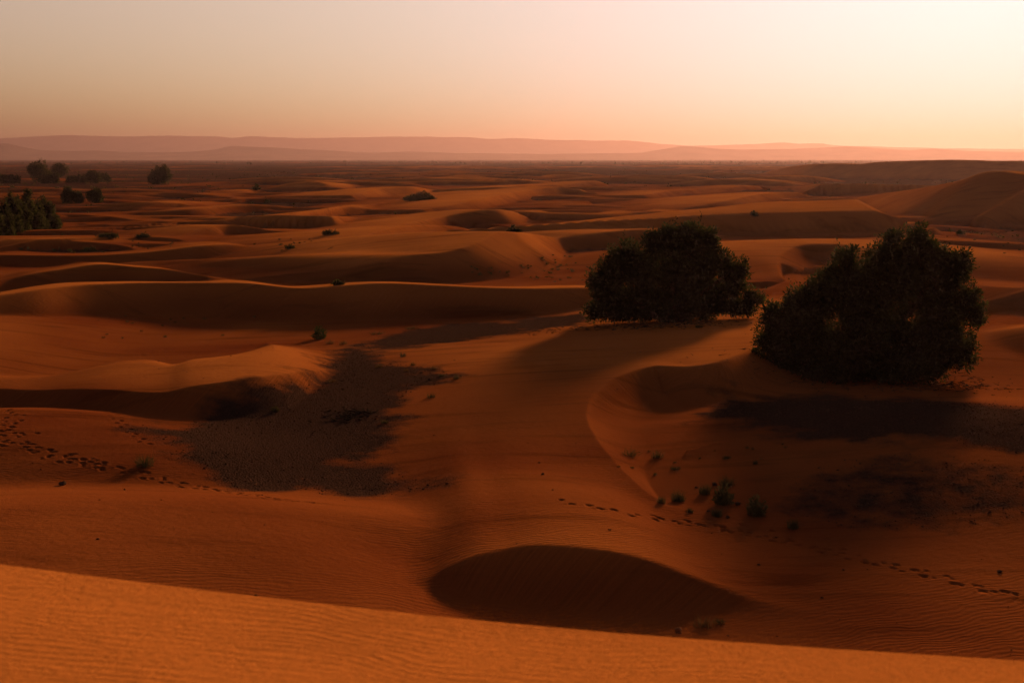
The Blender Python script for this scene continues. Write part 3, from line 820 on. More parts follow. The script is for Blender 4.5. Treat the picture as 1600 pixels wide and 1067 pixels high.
def crown_mesh(rng, lobes, leaf=0.26, clump=0.45, per=26, density=1.0, fill=0.5):
    """foliage through the volume of several lobes: clumps of sprigs near the surface, coarser leaves inside"""
    P_, D_, S_ = [], [], []
    for (cx, cy, cz, rx, ry, rz) in lobes:
        area = 4 * math.pi * ((rx * ry) ** 1.6 / 3 + (rx * rz) ** 1.6 / 3 + (ry * rz) ** 1.6 / 3) ** (1 / 1.6)
        nc = max(int(area / (clump * clump) * 0.9 * density), 5)
        u = unit(rng.normal(size=(nc, 3)))
        rad = rng.uniform(0.78, 1.04, (nc, 1)) * (1 + 0.14 * np.sin(u[:, :1] * 5 + cx) * np.cos(u[:, 2:] * 6 + cy))
        cc = np.array([cx, cy, cz]) + u * rad * np.array([rx, ry, rz])
        # a few shoots that stick out of the outline
        up = unit(u + np.array([0, 0, 0.5]))
        csz = clump * rng.uniform(0.55, 1.15, (nc, 1))
        k = rng.poisson(per, nc)
        idx = np.repeat(np.arange(nc), k)
        off = unit(rng.normal(size=(len(idx), 3))) * rng.uniform(0.1, 1.0, (len(idx), 1)) ** 0.5 * 0.8
        pos = cc[idx] + off * csz[idx]
        dr = unit(off * 1.0 + up[idx] * 0.5 + rng.normal(size=(len(idx), 3)) * 0.7)
        P_.append(pos); D_.append(dr); S_.append(np.ones(len(idx)))
        # long shoots that break the outline
        ns = max(int(nc * 0.05), 1)
        si = rng.integers(0, nc, ns)
        for st_ in np.linspace(0.2, 1.6, 6):
            P_.append(cc[si] + up[si] * (st_ * clump) + rng.normal(size=(ns, 3)) * 0.05 * clump); D_.append(unit(up[si] + rng.normal(size=(ns, 3)) * 0.5)); S_.append(np.full(ns, 1.0))
        nf = int(nc * 4 * fill)
        uf = unit(rng.normal(size=(nf, 3))) * rng.uniform(0.2, 0.72, (nf, 1))
        P_.append(np.array([cx, cy, cz]) + uf * np.array([rx, ry, rz])); D_.append(unit(rng.normal(size=(nf, 3)))); S_.append(np.full(nf, 2.0))
    pos = np.vstack(P_); dr = np.vstack(D_); sc = np.concatenate(S_)[:, None]
    keep = pos[:, 2] > 0.03
    pos, dr, sc = pos[keep], dr[keep], sc[keep]
    return sprigs(rng, pos, dr, leaf * sc, leaf * 0.23 * sc)

def limb_mesh(paths, seg=7):
    """tapered limbs: each path is a list of (x, y, z, radius)"""
    V_, F_ = [], []; base = 0
    for path in paths:
        p = np.array(path, float)
        n = len(p)
        for i in range(n):
            t = p[min(i + 1, n - 1), :3] - p[max(i - 1, 0), :3]; t /= np.linalg.norm(t) + 1e-9
            a = np.cross(t, [0.3, 0.9, 0.2]); a /= np.linalg.norm(a) + 1e-9; b = np.cross(t, a)
            for k in range(seg):
                w = 2 * math.pi * k / seg
                V_.append(p[i, :3] + (a * math.cos(w) + b * math.sin(w)) * p[i, 3])
        for i in range(n - 1):
            for k in range(seg):
                k2 = (k + 1) % seg
                F_.append((base + i * seg + k, base + i * seg + k2, base + (i + 1) * seg + k2, base + (i + 1) * seg + k))
        base += n * seg
    return np.array(V_), np.array(F_)

def empty(name, loc, rz=0.0):
    o = bpy.data.objects.new(name, None); COL.objects.link(o)
    o.empty_display_size = 0.3; o.location = loc; o.rotation_euler = (0, 0, rz)
    return o

def build_tree(name, loc, lobes, label, group=None, seed=1, leaf=0.26, clump=0.45, per=26, density=1.0, trunk_r=0.2, stems=4, fill=0.5, mat=None, cat='tree', limbs=False):
    rng = np.random.default_rng(seed)
    o = empty(name, loc)
    tag(o, label, cat, group)
    v, f = crown_mesh(rng, lobes, leaf, clump, per, density, fill)
    mesh_np('crown', v, f, mat or M_LEAF, False, o)
    paths = []
    order = list(range(len(lobes))); rng.shuffle(order)
    for i in order[:max(stems, 1)]:
        cx, cy, cz, rx, ry, rz = lobes[i]
        b = rng.normal(size=2) * trunk_r * 1.2
        tgt = np.array([cx, cy, cz + rz * 0.35])
        pth = []
        for s in np.linspace(0, 1, 7):
            q = np.array([b[0], b[1], -0.25]) * (1 - s) + tgt * s
            q[:2] += rng.normal(size=2) * 0.18 * trunk_r * 4 * s * (1 - s)
            q[2] += (math.sin(s * math.pi) * 0.12) * abs(tgt[2])
            pth.append((*q, trunk_r * (1 - 0.82 * s)))
        paths.append(pth)
        for _ in range(2):
            s0 = rng.uniform(0.45, 0.8); q0 = np.array(pth[int(s0 * 6)][:3]); dv = unit(rng.normal(size=3) + np.array([0, 0, 0.8])) * min(rx, rz) * 0.9
            paths.append([(*(q0 + dv * s), trunk_r * 0.4 * (1 - 0.8 * s)) for s in (0, .35, .7, 1.0)])
    v, f = limb_mesh(paths[:1] if stems <= 1 else paths[0::3], 7)
    tr = mesh_np('trunk', v, f, M_BARK, True, o)
    rest = [p for i, p in enumerate(paths) if i % 3 != 0]
    if limbs:
        for pth in rest:
            v, f = limb_mesh([pth], 5)
            mesh_np('limb', v, f, M_BARK, True, tr)
    return o

def px_lobes(base, scale, rows, rng, depth=0.9):
    """lobes given as silhouette ellipses (px, py, rx, ry) about a base pixel"""
    out = []
    for (cx, cy, rx, ry) in rows:
        rx *= 0.93; ry *= 0.95
        out.append(((cx - base[0]) * scale, rng.uniform(-0.6, 0.6) * rx * scale * 0.6, (base[1] - cy) * scale, rx * scale, rx * scale * depth, ry * scale))
    return out

def dist(p): return math.hypot(p[0], p[1])

# ------------------------------------------------------------------ the two big tamarisks
R0 = random.Random(3)
pr = at(1345, 592); sc_r = dist(pr) / FPX
build_tree('tamarisk_tree', pr, px_lobes((1345, 592), sc_r, [
    (1235, 505, 36, 34), (1268, 500, 30, 40), (1292, 462, 42, 36), (1262, 470, 26, 26), (1318, 414, 21, 24), (1372, 410, 28, 34), (1412, 396, 36, 31), (1447, 410, 30, 32), (1398, 440, 48, 44),
    (1478, 428, 24, 34), (1494, 410, 12, 14), (1500, 474, 26, 34), (1458, 470, 40, 44), (1345, 480, 44, 48), (1340, 440, 26, 24), (1300, 435, 22, 22), (1245, 480, 26, 24), (1206, 492, 15, 26), (1205, 535, 26, 30), (1186, 560, 12, 16),
    (1255, 548, 50, 44), (1330, 540, 60, 46), (1405, 525, 58, 50), (1470, 525, 42, 44), (1300, 575, 60, 24), (1390, 572, 60, 26), (1225, 578, 36, 22), (1450, 566, 40, 24), (1190, 584, 24, 14), (1500, 552, 26, 26), (1522, 500, 12, 16), (1430, 372, 14, 12), (1385, 378, 14, 12)], R0, 1.1),
    'bigger and nearer of the two large dark tamarisks, farther right', 'tamarisk trees on the dunes', seed=11, leaf=0.17, clump=0.40, per=34, trunk_r=0.2, stems=7, fill=2.2, limbs=True)
pl_ = at(1045, 503); sc_l = dist(pl_) / FPX
build_tree('tamarisk_tree', pl_, px_lobes((1045, 503), sc_l, [
    (978, 402, 28, 26), (958, 425, 26, 28), (940, 440, 22, 26), (1000, 425, 34, 34), (1024, 384, 22, 26), (1055, 380, 28, 26), (1086, 376, 22, 24), (1108, 378, 16, 22), (1060, 420, 42, 38), (1105, 410, 30, 32),
    (1132, 418, 18, 26), (1155, 424, 14, 18), (1146, 448, 20, 22), (1172, 462, 15, 14), (1185, 470, 9, 8), (955, 465, 32, 34), (1010, 465, 42, 34), (1070, 465, 42, 32), (1115, 462, 30, 26), (975, 488, 36, 16), (1040, 490, 42, 14), (1095, 484, 30, 14), (1140, 478, 26, 12), (1165, 482, 18, 9), (930, 488, 16, 14), (1042, 362, 12, 10), (1070, 358, 12, 9)], R0, 1.1),
    'smaller and farther of the two large dark tamarisks, behind the sand ridge', 'tamarisk trees on the dunes', seed=12, leaf=0.20, clump=0.46, per=32, trunk_r=0.2, stems=7, fill=2.2, limbs=True)

# ------------------------------------------------------------------ trees on the plain at the left
def small_tree(px, pbase, w, h, label, group, seed, kind='round', name='acacia_tree', r=None):
    p = at(px, pbase, 6000) if r is None else None
    if r is not None:
        ux, uy, t = ray(px, pbase); p = (ux * r, uy * r, H(ux * r, uy * r))
    s = dist(p) / FPX
    rng = random.Random(seed)
    W_, Hh = w * s, h * s
    lob = []
    if kind == 'round':
        for k in range(6):
            a = k / 6 * 6.283
            rr = W_ * rng.uniform(0.2, 0.3)
            lob.append((math.cos(a) * W_ * 0.24, math.sin(a) * W_ * 0.24, Hh * rng.uniform(0.26, 0.62), rr, rr, Hh * rng.uniform(0.24, 0.38)))
        lob.append((rng.uniform(-.08, .08) * W_, 0, Hh * 0.68, W_ * 0.27, W_ * 0.27, Hh * 0.32))
    elif kind == 'low':
        for k in range(6):
            lob.append((W_ * (k / 5 - 0.5) * 0.8, rng.uniform(-.1, .1) * W_, Hh * rng.uniform(0.3, 0.5), W_ * rng.uniform(0.12, 0.2), W_ * 0.16, Hh * rng.uniform(0.35, 0.55)))
    else:                                                # upright
        for k in range(5):
            q = k / 4
            wq = W_ * (0.62 - 0.5 * q ** 1.6)
            lob.append((rng.uniform(-.16, .16) * W_, rng.uniform(-.16, .16) * W_, Hh * (0.08 + 0.74 * q), wq, wq, Hh * 0.19))
    lf = max(0.3, 1.5 * s * 1.56)
    return build_tree(name, p, lob, label, group, seed, leaf=lf, clump=max(lf * 1.5, min(W_, Hh) * 0.16), per=16, trunk_r=max(0.1, W_ * 0.03), stems=3 if kind != 'low' else 2, fill=0.9)

G1_ = 'trees on the plain at the left'
small_tree(250, 288, 35, 28, 'round dark tree standing alone on the plain', G1_, 21)
small_tree(62, 286, 34, 32, 'tallest round tree of the far clump at the left', G1_, 22)
small_tree(92, 277, 24, 19, 'smaller tree leaning out behind the right of the tallest far clump tree', G1_, 23)
small_tree(14, 287, 30, 13, 'low wide shrubby tree farthest left on the plain', G1_, 24, 'low')
small_tree(78, 287, 26, 16, 'low bush tree at the right foot of the tallest far clump tree', G1_, 25, 'low')
small_tree(119, 286, 28, 11, 'low flat tree between the far clump and the domed bush tree', G1_, 26, 'low')
small_tree(145, 287, 22, 18, 'domed bush tree at the middle of the far low row', G1_, 27)
small_tree(165, 285, 16, 12, 'small bush tree ending the far low row on the right', G1_, 28)
small_tree(107, 317, 20, 24, 'taller of two touching trees right of the dark grove', G1_, 29)
small_tree(122, 317, 14, 17, 'shorter of two touching trees right of the dark grove', G1_, 30)
small_tree(149, 316, 24, 23, 'round dark tree beside the touching pair of trees', G1_, 31)
GV = 'upright trees of the dark grove'
grove = [(-14, 366, 22, 52, 'slim upright tree cut by the left edge of the picture'), (7, 364, 20, 54, 'narrow upright tree at the left end of the dark grove'), (20, 360, 18, 60, 'slender upright tree second from the left in the dark grove'),
         (34, 357, 20, 50, 'shorter upright tree left of the middle of the dark grove'), (49, 352, 22, 60, 'tallest pointed tree in the middle of the dark grove'),
         (62, 350, 18, 44, 'low upright tree right of the tallest grove tree'), (74, 347, 20, 50, 'forked upright tree near the right end of the dark grove'), (84, 344, 12, 34, 'short slim tree closing the right end of the dark grove')]
for i, (px, pb, w, h, lab) in enumerate(grove):
    r_ = 205 + (366 - pb) * 1.1
    small_tree(px, pb, w * 1.35, h, lab, GV, 40 + i, 'upright', 'upright_tree', r=r_)

# ------------------------------------------------------------------ shrubs, bushes and tufts
def tussock_mesh(rng, n, rad, hgt, blade, lean=0.9):
    """blades or twigs that spring from a root and fan out"""
    a = rng.uniform(0, 2 * math.pi, n); q = rng.uniform(0, 1, n) * lean
    dr = unit(np.stack([np.cos(a) * q * rad, np.sin(a) * q * rad, np.full(n, hgt)], 1))
    root = np.stack([np.cos(a + 0.7), np.sin(a + 0.7), np.zeros(n)], 1) * (rng.uniform(0, 0.75, (n, 1)) * rad) + np.array([0, 0, -0.02])
    ln = np.hypot(rad * q * 0.6, hgt)[:, None] * rng.uniform(0.25, 1.0, (n, 1)) * (1.05 - 0.45 * q[:, None])
    bend = np.stack([np.cos(a), np.sin(a), -0.2 * np.ones(n)], 1) * (rng.uniform(0.0, 0.3, (n, 1)) * rad)
    side = unit(np.cross(dr, rng.normal(size=(n, 3)))) * blade
    m_ = root + dr * ln * 0.55; t_ = root + dr * ln + bend
    v = np.stack([root - side * 0.5, root + side * 0.5, m_ + side * 0.5, t_, m_ - side * 0.5], 1).reshape(-1, 3)
    i = np.arange(n) * 5
    f = np.concatenate([np.stack([i, i + 1, i + 2], 1), np.stack([i, i + 2, i + 4], 1), np.stack([i + 4, i + 2, i + 3], 1)])
    return v, f

def shrub(px, pbase, w, h, label, group=None, seed=1, mat=None, name='desert_shrub', dens=1.0, leafy=False, cat='shrub'):
    p = at(px, pbase); s = dist(p) / FPX
    rng = np.random.default_rng(seed)
    W_, Hh = w * s, h * s
    o = empty(name, p); tag(o, label, cat, group)
    v, f = tussock_mesh(rng, int(130 * dens) + 20, W_ * 0.55, Hh, max(0.010, 0.32 * s))
    mesh_np('stems', v, f, mat or M_SHRUB, False, o)
    if leafy:
        n = int(120 * dens)
        u = unit(rng.normal(size=(n, 3))); u[:, 2] = np.abs(u[:, 2])
        pos = u * rng.uniform(0.4, 1.0, (n, 1)) * np.array([W_ * 0.48, W_ * 0.48, Hh * 0.85]) + np.array([0, 0, Hh * 0.08])
        v, f = sprigs(rng, pos, unit(u + rng.normal(size=(n, 3)) * 0.6), Hh * 0.22, Hh * 0.05)
        mesh_np('foliage', v, f, mat or M_SHRUB, False, o)
    return o

def bush(px, pbase, w, h, label, group=None, seed=1, kind='round', cat='bush'):
    p = at(px, pbase); s = dist(p) / FPX
    rng = random.Random(seed)
    W_, Hh = w * s, h * s; lob = []
    n = 6 if kind == 'round' else 8
    for k in range(n):
        e = math.sin(math.pi * (k + 0.5) / n)
        lob.append((W_ * ((k + 0.5) / n - 0.5) * 0.8 + rng.uniform(-.04, .04) * W_, rng.uniform(-.15, .15) * W_, Hh * rng.uniform(0.0, 0.35) * e, W_ * rng.uniform(0.09, 0.2), W_ * 0.16, Hh * rng.uniform(0.3, 0.65) * (0.4 + 0.6 * e)))
    lf = max(0.16, 1.5 * s * 1.4)
    return build_tree('bush', p, lob, label, group, seed, leaf=lf, clump=lf * 1.5, per=14, trunk_r=max(0.03, W_ * 0.012), stems=2, fill=0.4, cat=cat, mat=M_SHRUB if kind == 'long' else None)

bush(803, 361, 24, 15, 'round dark bush on the sand behind the central peaked dune', seed=51)
bush(656, 313, 54, 14, 'long low green bush mound between far dune crests', seed=52, kind='long')
bush(1178, 350, 13, 12, 'small dark bush alone on the sand right of the left tamarisk', seed=53)
bush(516, 367, 26, 11, 'low brushy bush on the hollow beyond the left dune ridge', seed=54, kind='long')
bush(528, 446, 17, 11, 'dark round bush half hidden behind the long first crest', seed=55)
bush(170, 372, 36, 10, 'low dark brush in the stony dip at the left', seed=56, kind='long')
bush(223, 371, 22, 6, 'thin strip of brush right of the low dark brush', seed=57, kind='long')
bush(140, 392, 24, 7, 'flat dark brush beside the foot of the lit left dune', seed=58, kind='long')
bush(400, 299, 12, 10, 'faint twiggy bush on the plain behind the far dunes', seed=59)
bush(419, 318, 9, 9, 'tiny twiggy bush below the faint twiggy bush', seed=60)
bush(452, 389, 13, 7, 'small bush on the hollow floor behind the second crest', seed=61)
bush(1500, 368, 14, 7, 'hazy bush on the flat under the big right dune', seed=62, kind='long')

shrub(500, 530, 22, 23, 'young green plant with upright leafy stems beyond the left barchan', seed=70, mat=M_GREEN, name='young_plant', dens=1.3, leafy=True, cat='plant')
shrub(226, 728, 34, 26, 'dry twiggy shrub at the left edge of the dark gravel bowl', seed=71, dens=1.6)
shrub(430, 642, 13, 9, 'dark little bush at the foot of the left barchan slip face', seed=72, dens=2.0, leafy=True)
SH = 'shrubs on the sandy flat below the right tamarisk'
shr = [(1060, 783, 26, 26, 'faded rounded shrub nearest the curved dune foot'), (1101, 772, 22, 24, 'spiky dark shrub left of the biggest flat shrub'), (1130, 788, 30, 34, 'biggest and densest shrub of the group on the sandy flat'),
       (1136, 759, 28, 22, 'spreading shrub directly behind the biggest flat shrub'), (1182, 805, 32, 34, 'wide feathery shrub right of the biggest flat shrub'), (1120, 806, 20, 18, 'small dark shrub in front of the biggest flat shrub'),
       (1239, 825, 20, 22, 'compact spiky shrub by the footprints, farthest right of the group'), (1078, 800, 14, 12, 'thin pale shrub before the faded rounded shrub'), (1033, 786, 16, 18, 'ragged shrub half buried in the curved dune foot'),
       (1027, 715, 22, 18, 'sparse shrub high on the flat inside the curved dune'), (985, 712, 34, 18, 'dark ragged brush under the curved slip face'), (1055, 733, 20, 9, 'low scrap of brush between the sparse shrubs'), (1135, 716, 16, 9, 'low dark tuft on the flat toward the gravel'), (1180, 725, 9, 9, 'tiny upright tuft near the gravel edge')]
for i, (px, pb, w, h, lab) in enumerate(shr):
    shrub(px, pb, w, h, lab, SH, 80 + i, dens=1.7 if i < 7 else 0.9, leafy=i in (2, 4))
BG = 'dry tufts between the gravel pan and the sand ridge'
tf = [(591, 522, 30, 8, 'low strip of dry brush right of the young green plant'), (643, 514, 26, 9, 'dark tuft above the gravel strip'), (516, 537, 16, 10, 'straw tuft just right of the young green plant'), (537, 538, 14, 11, 'second straw tuft beside the young green plant'),
      (630, 557, 12, 10, 'dark tuft on the edge of the gravel strip'), (645, 571, 11, 9, 'green tuft on sand below the gravel strip'), (592, 574, 14, 10, 'straw tuft at the left of the sandy gap'), (634, 580, 10, 7, 'short straw tuft in the middle of the sandy gap'),
      (678, 577, 14, 9, 'reddish tuft right of the green tuft'), (690, 588, 12, 8, 'small tuft left of the spiky one on the ridge slope'), (714, 592, 15, 11, 'spiky tuft farthest right on the ridge slope'), (674, 621, 17, 12, 'dense tuft beside the dark gravel bowl'),
      (518, 597, 20, 9, 'reddish dry tuft on the right end of the left barchan'), (601, 661, 12, 9, 'dark tuft right of the burnt brush')]
for i, (px, pb, w, h, lab) in enumerate(tf):
    shrub(px, pb, w, h, lab, BG, 110 + i, M_STRAW if 'straw' in lab or 'reddish' in lab else None, 'dry_tuft', 0.7, False, 'tuft')
shrub(1100, 978, 40, 22, 'faint dry bush in the dark hollow at the bottom', seed=140, mat=M_STRAW, dens=1.2)
shrub(1124, 974, 22, 13, 'small dark bush beside the faint dry bush', seed=141, dens=1.0)
shrub(1092, 512, 14, 9, 'small dark shrub on the crest below the left tamarisk', seed=142, dens=1.2)

# scattered tufts too alike to tell apart: one label per patch
def scatter_tufts(n, xr, yr, wr, label, group, seed, mats=(None,)):
    rr_ = random.Random(seed)
    for i in range(n):
        px = rr_.uniform(*xr); py = rr_.uniform(*yr); w = rr_.uniform(*wr)
        shrub(px, py, w, w * rr_.uniform(0.5, 0.9), label, group, seed * 100 + i, rr_.choice(mats), 'dry_tuft', 0.25, False, 'tuft')
scatter_tufts(26, (735, 830), (414, 430), (4, 8), 'small tuft under the shaded face of the central peaked dune', 'tufts under the central peak', 5)
scatter_tufts(20, (845, 905), (392, 428), (4, 9), 'small dark tuft on the slope left of the left tamarisk', 'tufts beside the left tamarisk', 6)
scatter_tufts(12, (825, 915), (432, 441), (4, 7), 'tuft in the thin row along the lit strip behind the first crest', 'row of tufts on the lit strip', 7)
scatter_tufts(16, (130, 400), (492, 530), (4, 8), 'tiny dark tuft on the shaded hollow floor behind the left barchan', 'tufts on the shaded hollow floor', 8)
scatter_tufts(14, (950, 1260), (690, 760), (4, 8), 'tiny tuft dotted over the flat inside the curved dune', 'tufts inside the curved dune', 9, (None, M_STRAW))
scatter_tufts(22, (1420, 1600), (355, 402), (3, 7), 'tiny hazy tuft on the flat below the big right dune', 'tufts below the big right dune', 10)
scatter_tufts(16, (370, 520), (372, 392), (3, 6), 'tiny tuft in the dip beyond the second crest', 'tufts beyond the second crest', 11)
scatter_tufts(14, (150, 270), (366, 395), (3, 6), 'tiny tuft in the stony dip at the left', 'tufts in the stony dip', 12)

# ------------------------------------------------------------------ stones
def stone_mesh(rng, sub=2):
    bm = bmesh.new(); bmesh.ops.create_icosphere(bm, subdivisions=sub, radius=1.0)
    ph = rng.uniform(0, 6, 6)
    for v in bm.verts:
        c = v.co
        k = 1 + 0.24 * math.sin(c.x * 3 + ph[0]) + 0.2 * math.sin(c.y * 4 + ph[1]) + 0.16 * math.sin(c.z * 5 + ph[2]) + rng.normal() * 0.07
        v.co = c * k
    me = bpy.data.meshes.new('stone'); bm.to_mesh(me); bm.free()
    return me
def stone(px, py, w, h, label, group=None, seed=1, mat=None):
    p = at(px, py); s = dist(p) / FPX
    rng = np.random.default_rng(seed)
    me = stone_mesh(rng); me.materials.append(mat or M_STONE)
    o = bpy.data.objects.new('stone', me); COL.objects.link(o)
    o.location = (p[0], p[1], p[2] + h * s * 0.25); o.scale = (w * s * 0.5, w * s * 0.42, h * s * 0.5); o.rotation_euler = (0, 0, rng.uniform(0, 6))
    return tag(o, label, 'stone', group)
stone(98, 757, 11, 7, 'dark stone alone on the left sand slope', seed=1)
stone(1060, 988, 15, 11, 'pale stone in the dark hollow at the bottom', seed=2, mat=M_PALE)
stone(1117, 758, 9, 6, 'dark stone between the two rear shrubs on the sandy flat', seed=3)
stone(1153, 788, 10, 7, 'dark stone right of the biggest flat shrub', seed=4)
stone(1107, 799, 6, 4, 'little stone left of the small front shrub', seed=5)
stone(1137, 809, 8, 5, 'little dark stone right of the small front shrub', seed=6)
stone(1088, 762, 5, 3, 'tiny stone left of the spiky dark shrub', seed=7)
stone(671, 594, 7, 4, 'dark stone on the far edge of the gravel bowl', seed=8)
stone(658, 583, 5, 3, 'small dark stone on sand below the gravel strip', seed=9)
stone(399, 758, 7, 4, 'pale scrap of stone on the little sand mound in the gravel bowl', seed=10, mat=M_PALE)
stone(848, 741, 5, 3, 'tiny stone on the bare slope before the curved dune', seed=11)
stone(1562, 893, 9, 4, 'flat stone by the lower right footprints', seed=12)

# burnt brush lying in the gravel bowl
def brush_pile():
    p = at(548, 650); s = dist(p) / FPX
    rng = np.random.default_rng(5)
    o = empty('burnt_brush', p); tag(o, 'flat pile of blackened brush lying in the gravel bowl', 'brush pile')
    paths = []
    for i in range(70):
        x = rng.normal() * 22 * s; y = rng.normal() * 24 * s
        zz = H(p[0] + x, p[1] + y) - p[2] + 0.02
        a = rng.uniform(0, 6.28); L = rng.uniform(8, 22) * s; up = rng.uniform(0.0, 0.35)
        pts = [(x + math.cos(a) * L * t, y + math.sin(a) * L * t, zz + up * L * t + rng.normal() * 0.02, 0.03 * (1.1 - t)) for t in (0, .5, 1)]
        paths.append(pts)
    for pth in paths:
        v, f = limb_mesh([pth], 5); mesh_np('twig', v, f, M_CHAR, False, o)
brush_pile()

# ------------------------------------------------------------------ things nobody could count
def gravel_stones():
    rng = np.random.default_rng(9)
    P_ = []
    for poly, n in zip(GRAVEL_W, (3600, 1500, 3600, 900)):
        pa = np.array(poly)
        q = rng.uniform(0, 1, (n * 3, 2)) * (pa.max(0) - pa.min(0)) + pa.min(0)
        sd_ = poly_sdf(q[:, 0], q[:, 1], poly) + 1.2 * fbm(q[:, 0] / 3, q[:, 1] / 3, 3, 5)
        P_.append(q[sd_ > -0.3][:n])
    # stray pebbles on the sand
    q = np.stack([rng.uniform(-22, 22, 320), rng.uniform(30, 75, 320)], 1); P_.append(q)
    q = np.vstack(P_)
    z, *_ = field(q[:, 0], q[:, 1])
    n = len(q)
    octv = np.array([[1, 0, 0], [-1, 0, 0], [0, 1, 0], [0, -1, 0], [0, 0, 1], [0, 0, -1]], float)
    octf = np.array([[0, 2, 4], [2, 1, 4], [1, 3, 4], [3, 0, 4], [2, 0, 5], [1, 2, 5], [3, 1, 5], [0, 3, 5]])
    sz = 0.012 + 0.036 * rng.random(n) ** 3.5
    a = rng.uniform(0, 6.28, n)
    v = octv[None] * (1 + 0.5 * rng.uniform(-1, 1, (n, 6, 1))) * sz[:, None, None] * np.array([1.2, 0.9, 0.6])
    vx = v[:, :, 0] * np.cos(a)[:, None] - v[:, :, 1] * np.sin(a)[:, None]; vy = v[:, :, 0] * np.sin(a)[:, None] + v[:, :, 1] * np.cos(a)[:, None]
    V_ = np.stack([vx + q[:, :1], vy + q[:, 1:], v[:, :, 2] + z[:, None] + 0.01], -1).reshape(-1, 3)
    F_ = (octf[None] + (np.arange(n) * 6)[:, None, None]).reshape(-1, 3)
    tag(mesh_np('gravel', V_, F_, M_STONE), 'dark loose gravel strewn over the bare floor between dunes', 'gravel', kind='stuff')
gravel_stones()

def far_scrub():
    """trees and scrub at the far side of the plain that read as one thin line"""
    rng = np.random.default_rng(19)
    n = 520
    r = rng.uniform(2600, 6500, n); az = np.radians(rng.uniform(-22, 23, n))
    dense = rng.random(n) < 0.45
    az = np.where(dense, np.radians(rng.normal(9.5, 5.0, n)), az)
    x = r * np.sin(az); y = r * np.cos(az); z = base_floor(x, y)
    h = rng.uniform(2.0, 7.5, n) * rng.uniform(0.6, 1.0, n); w = h * rng.uniform(0.7, 2.4, n)
    V_, F_ = [], []; b = 0
    for i in range(n):
        k = 22
        u = unit(rng.normal(size=(k, 3))); u[:, 2] = np.abs(u[:, 2])
        pos = np.array([x[i], y[i], z[i]]) + u * np.array([w[i], w[i], h[i]]) * rng.uniform(0.3, 0.85, (k, 1)) * np.array([.5, .5, .9])
        v, f = sprigs(rng, pos - u * h[i] * 0.2, unit(u + rng.normal(size=(k, 3)) * .6), h[i] * 0.55, h[i] * 0.2)
        V_.append(v); F_.append(f + b); b += len(v)
    tag(mesh_np('far_scrub', np.vstack(V_), np.vstack(F_), M_LEAF), 'thin line of scrub and trees across the far plain', 'scrub', kind='stuff')
    # low plants dotted over the plain and the stony floors between the dunes
    n = 2600
    r = 170 * np.exp(rng.random(n) * 2.5); az = np.radians(rng.uniform(-22, 22, n))
    x = r * np.sin(az); y = r * np.cos(az)
    zz, sl_, al_, bs = field(x, y)
    g = gravel_mask(x, y, bs)
    keep = (g > 0.3) & (rng.random(n) < 0.9)
    x, y, zz, r = x[keep], y[keep], zz[keep], r[keep]
    V_, F_ = [], []; b = 0
    for i in range(len(x)):
        h = rng.uniform(0.2, 0.7) * (1 + (r[i] > 500) * 0.8); k = 9
        u = unit(rng.normal(size=(k, 3))); u[:, 2] = np.abs(u[:, 2])
        pos = np.array([x[i], y[i], zz[i]]) + u * h * rng.uniform(0.2, 0.7, (k, 1))
        v, f = sprigs(rng, pos, unit(u + rng.normal(size=(k, 3)) * .5), h * 0.8, h * 0.25)
        V_.append(v); F_.append(f + b); b += len(v)
    tag(mesh_np('low_scrub', np.vstack(V_), np.vstack(F_), M_SHRUB), 'low scrub dotted over the stony plain', 'scrub', kind='stuff')
far_scrub()

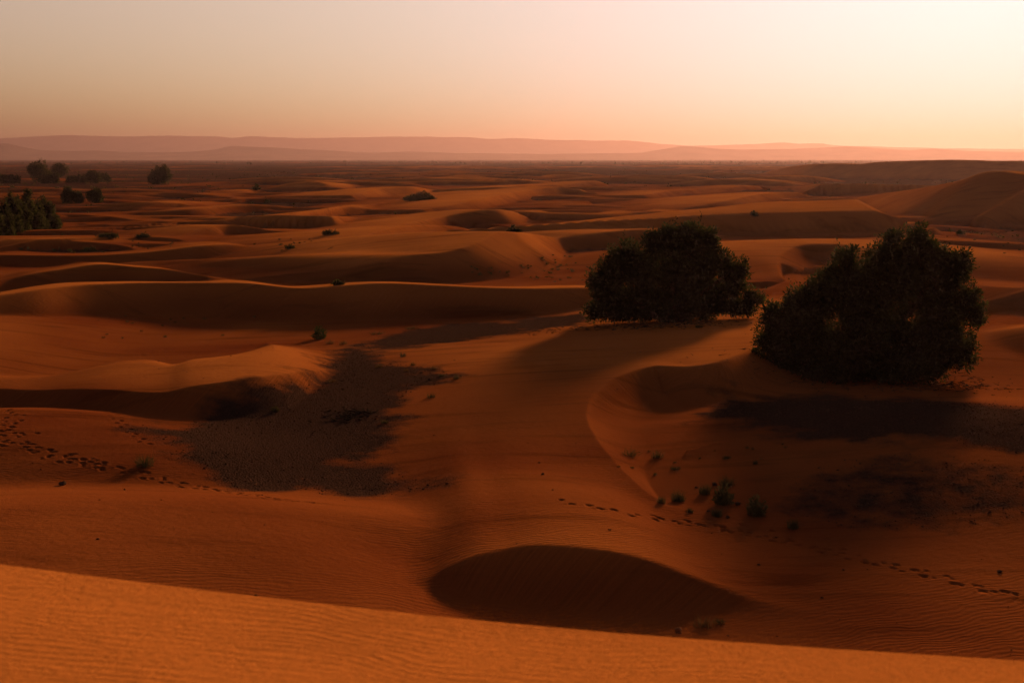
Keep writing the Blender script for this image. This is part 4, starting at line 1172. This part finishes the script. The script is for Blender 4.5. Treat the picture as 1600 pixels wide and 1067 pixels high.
def tree_litter():
    """fallen twigs and root debris round the two tamarisks"""
    rng = np.random.default_rng(29)
    paths = []
    for (cx, cy, n, sx, sy) in ((pl_[0] - 1.6, pl_[1] - 2.2, 380, 3.0, 1.2), (pr[0] + 3.6, pr[1] - 0.5, 420, 1.6, 1.5), (pr[0] - 1, pr[1] - 1.5, 160, 3.0, 1.5)):
        x = cx + rng.normal(size=n) * sx; y = cy + rng.normal(size=n) * sy
        z, *_ = field(x, y)
        for i in range(n):
            a = rng.uniform(0, 6.28); L = rng.uniform(0.1, 0.45)
            paths.append([(x[i] + math.cos(a) * L * t, y[i] + math.sin(a) * L * t, z[i] + 0.015 + 0.12 * L * t, 0.016 * (1.2 - t)) for t in (0, 1)])
    v, f = limb_mesh(paths, 3)
    tag(mesh_np('fallen_twigs', v, f, M_CHAR), 'fallen twigs and roots on the sand round the tamarisks', 'twigs', kind='stuff')
tree_litter()

def blowing_sand():
    """grains lifted by the wind along the near crest"""
    rng = np.random.default_rng(39)
    D = DUNES[0]
    n = 42000
    t = rng.uniform(D['T'][0], D['T'][-1], n * 9)
    c = np.interp(t, D['T'], D['c'])
    off = rng.normal(size=n * 9) * 0.22 + 0.05
    pt = D['o'] + t[:, None] * D['ax'] + (c + off)[:, None] * D['nx']
    keep = (np.abs(pt[:, 0]) < pt[:, 1] * 0.55) & (pt[:, 1] > 3)
    pt = pt[keep][:n]; off = off[keep][:n]; n = len(pt)
    z, *_ = field(pt[:, 0], pt[:, 1])
    crest = np.interp((pt - D['o']) @ D['ax'], D['T'], D['z'])
    gust = 0.5 + 0.9 * (fbm(pt[:, 0] / 0.25, pt[:, 1] / 0.25, 3, 91) + 0.4)
    z = np.maximum(z, crest - 0.02 - 0.25 * np.maximum(off, 0)) + rng.exponential(0.026, n) * np.clip(gust, 0.15, 2)
    tet = np.array([[1, 1, 1], [1, -1, -1], [-1, 1, -1], [-1, -1, 1]], float)
    sz = rng.uniform(0.0005, 0.0012, n)
    V_ = (tet[None] * sz[:, None, None] + np.column_stack([pt, z])[:, None, :]).reshape(-1, 3)
    F_ = (np.array([[0, 1, 2], [0, 3, 1], [0, 2, 3], [1, 3, 2]])[None] + (np.arange(n) * 4)[:, None, None]).reshape(-1, 3)
    tag(mesh_np('blowing_sand', V_, F_, M_GRAIN), 'sand grains blown off the near dune crest', 'sand', kind='stuff')
M_GRAIN = plain_mat('sand_grain', (0.20, 0.06, 0.014), (0.28, 0.09, 0.022), 40.0)
blowing_sand()
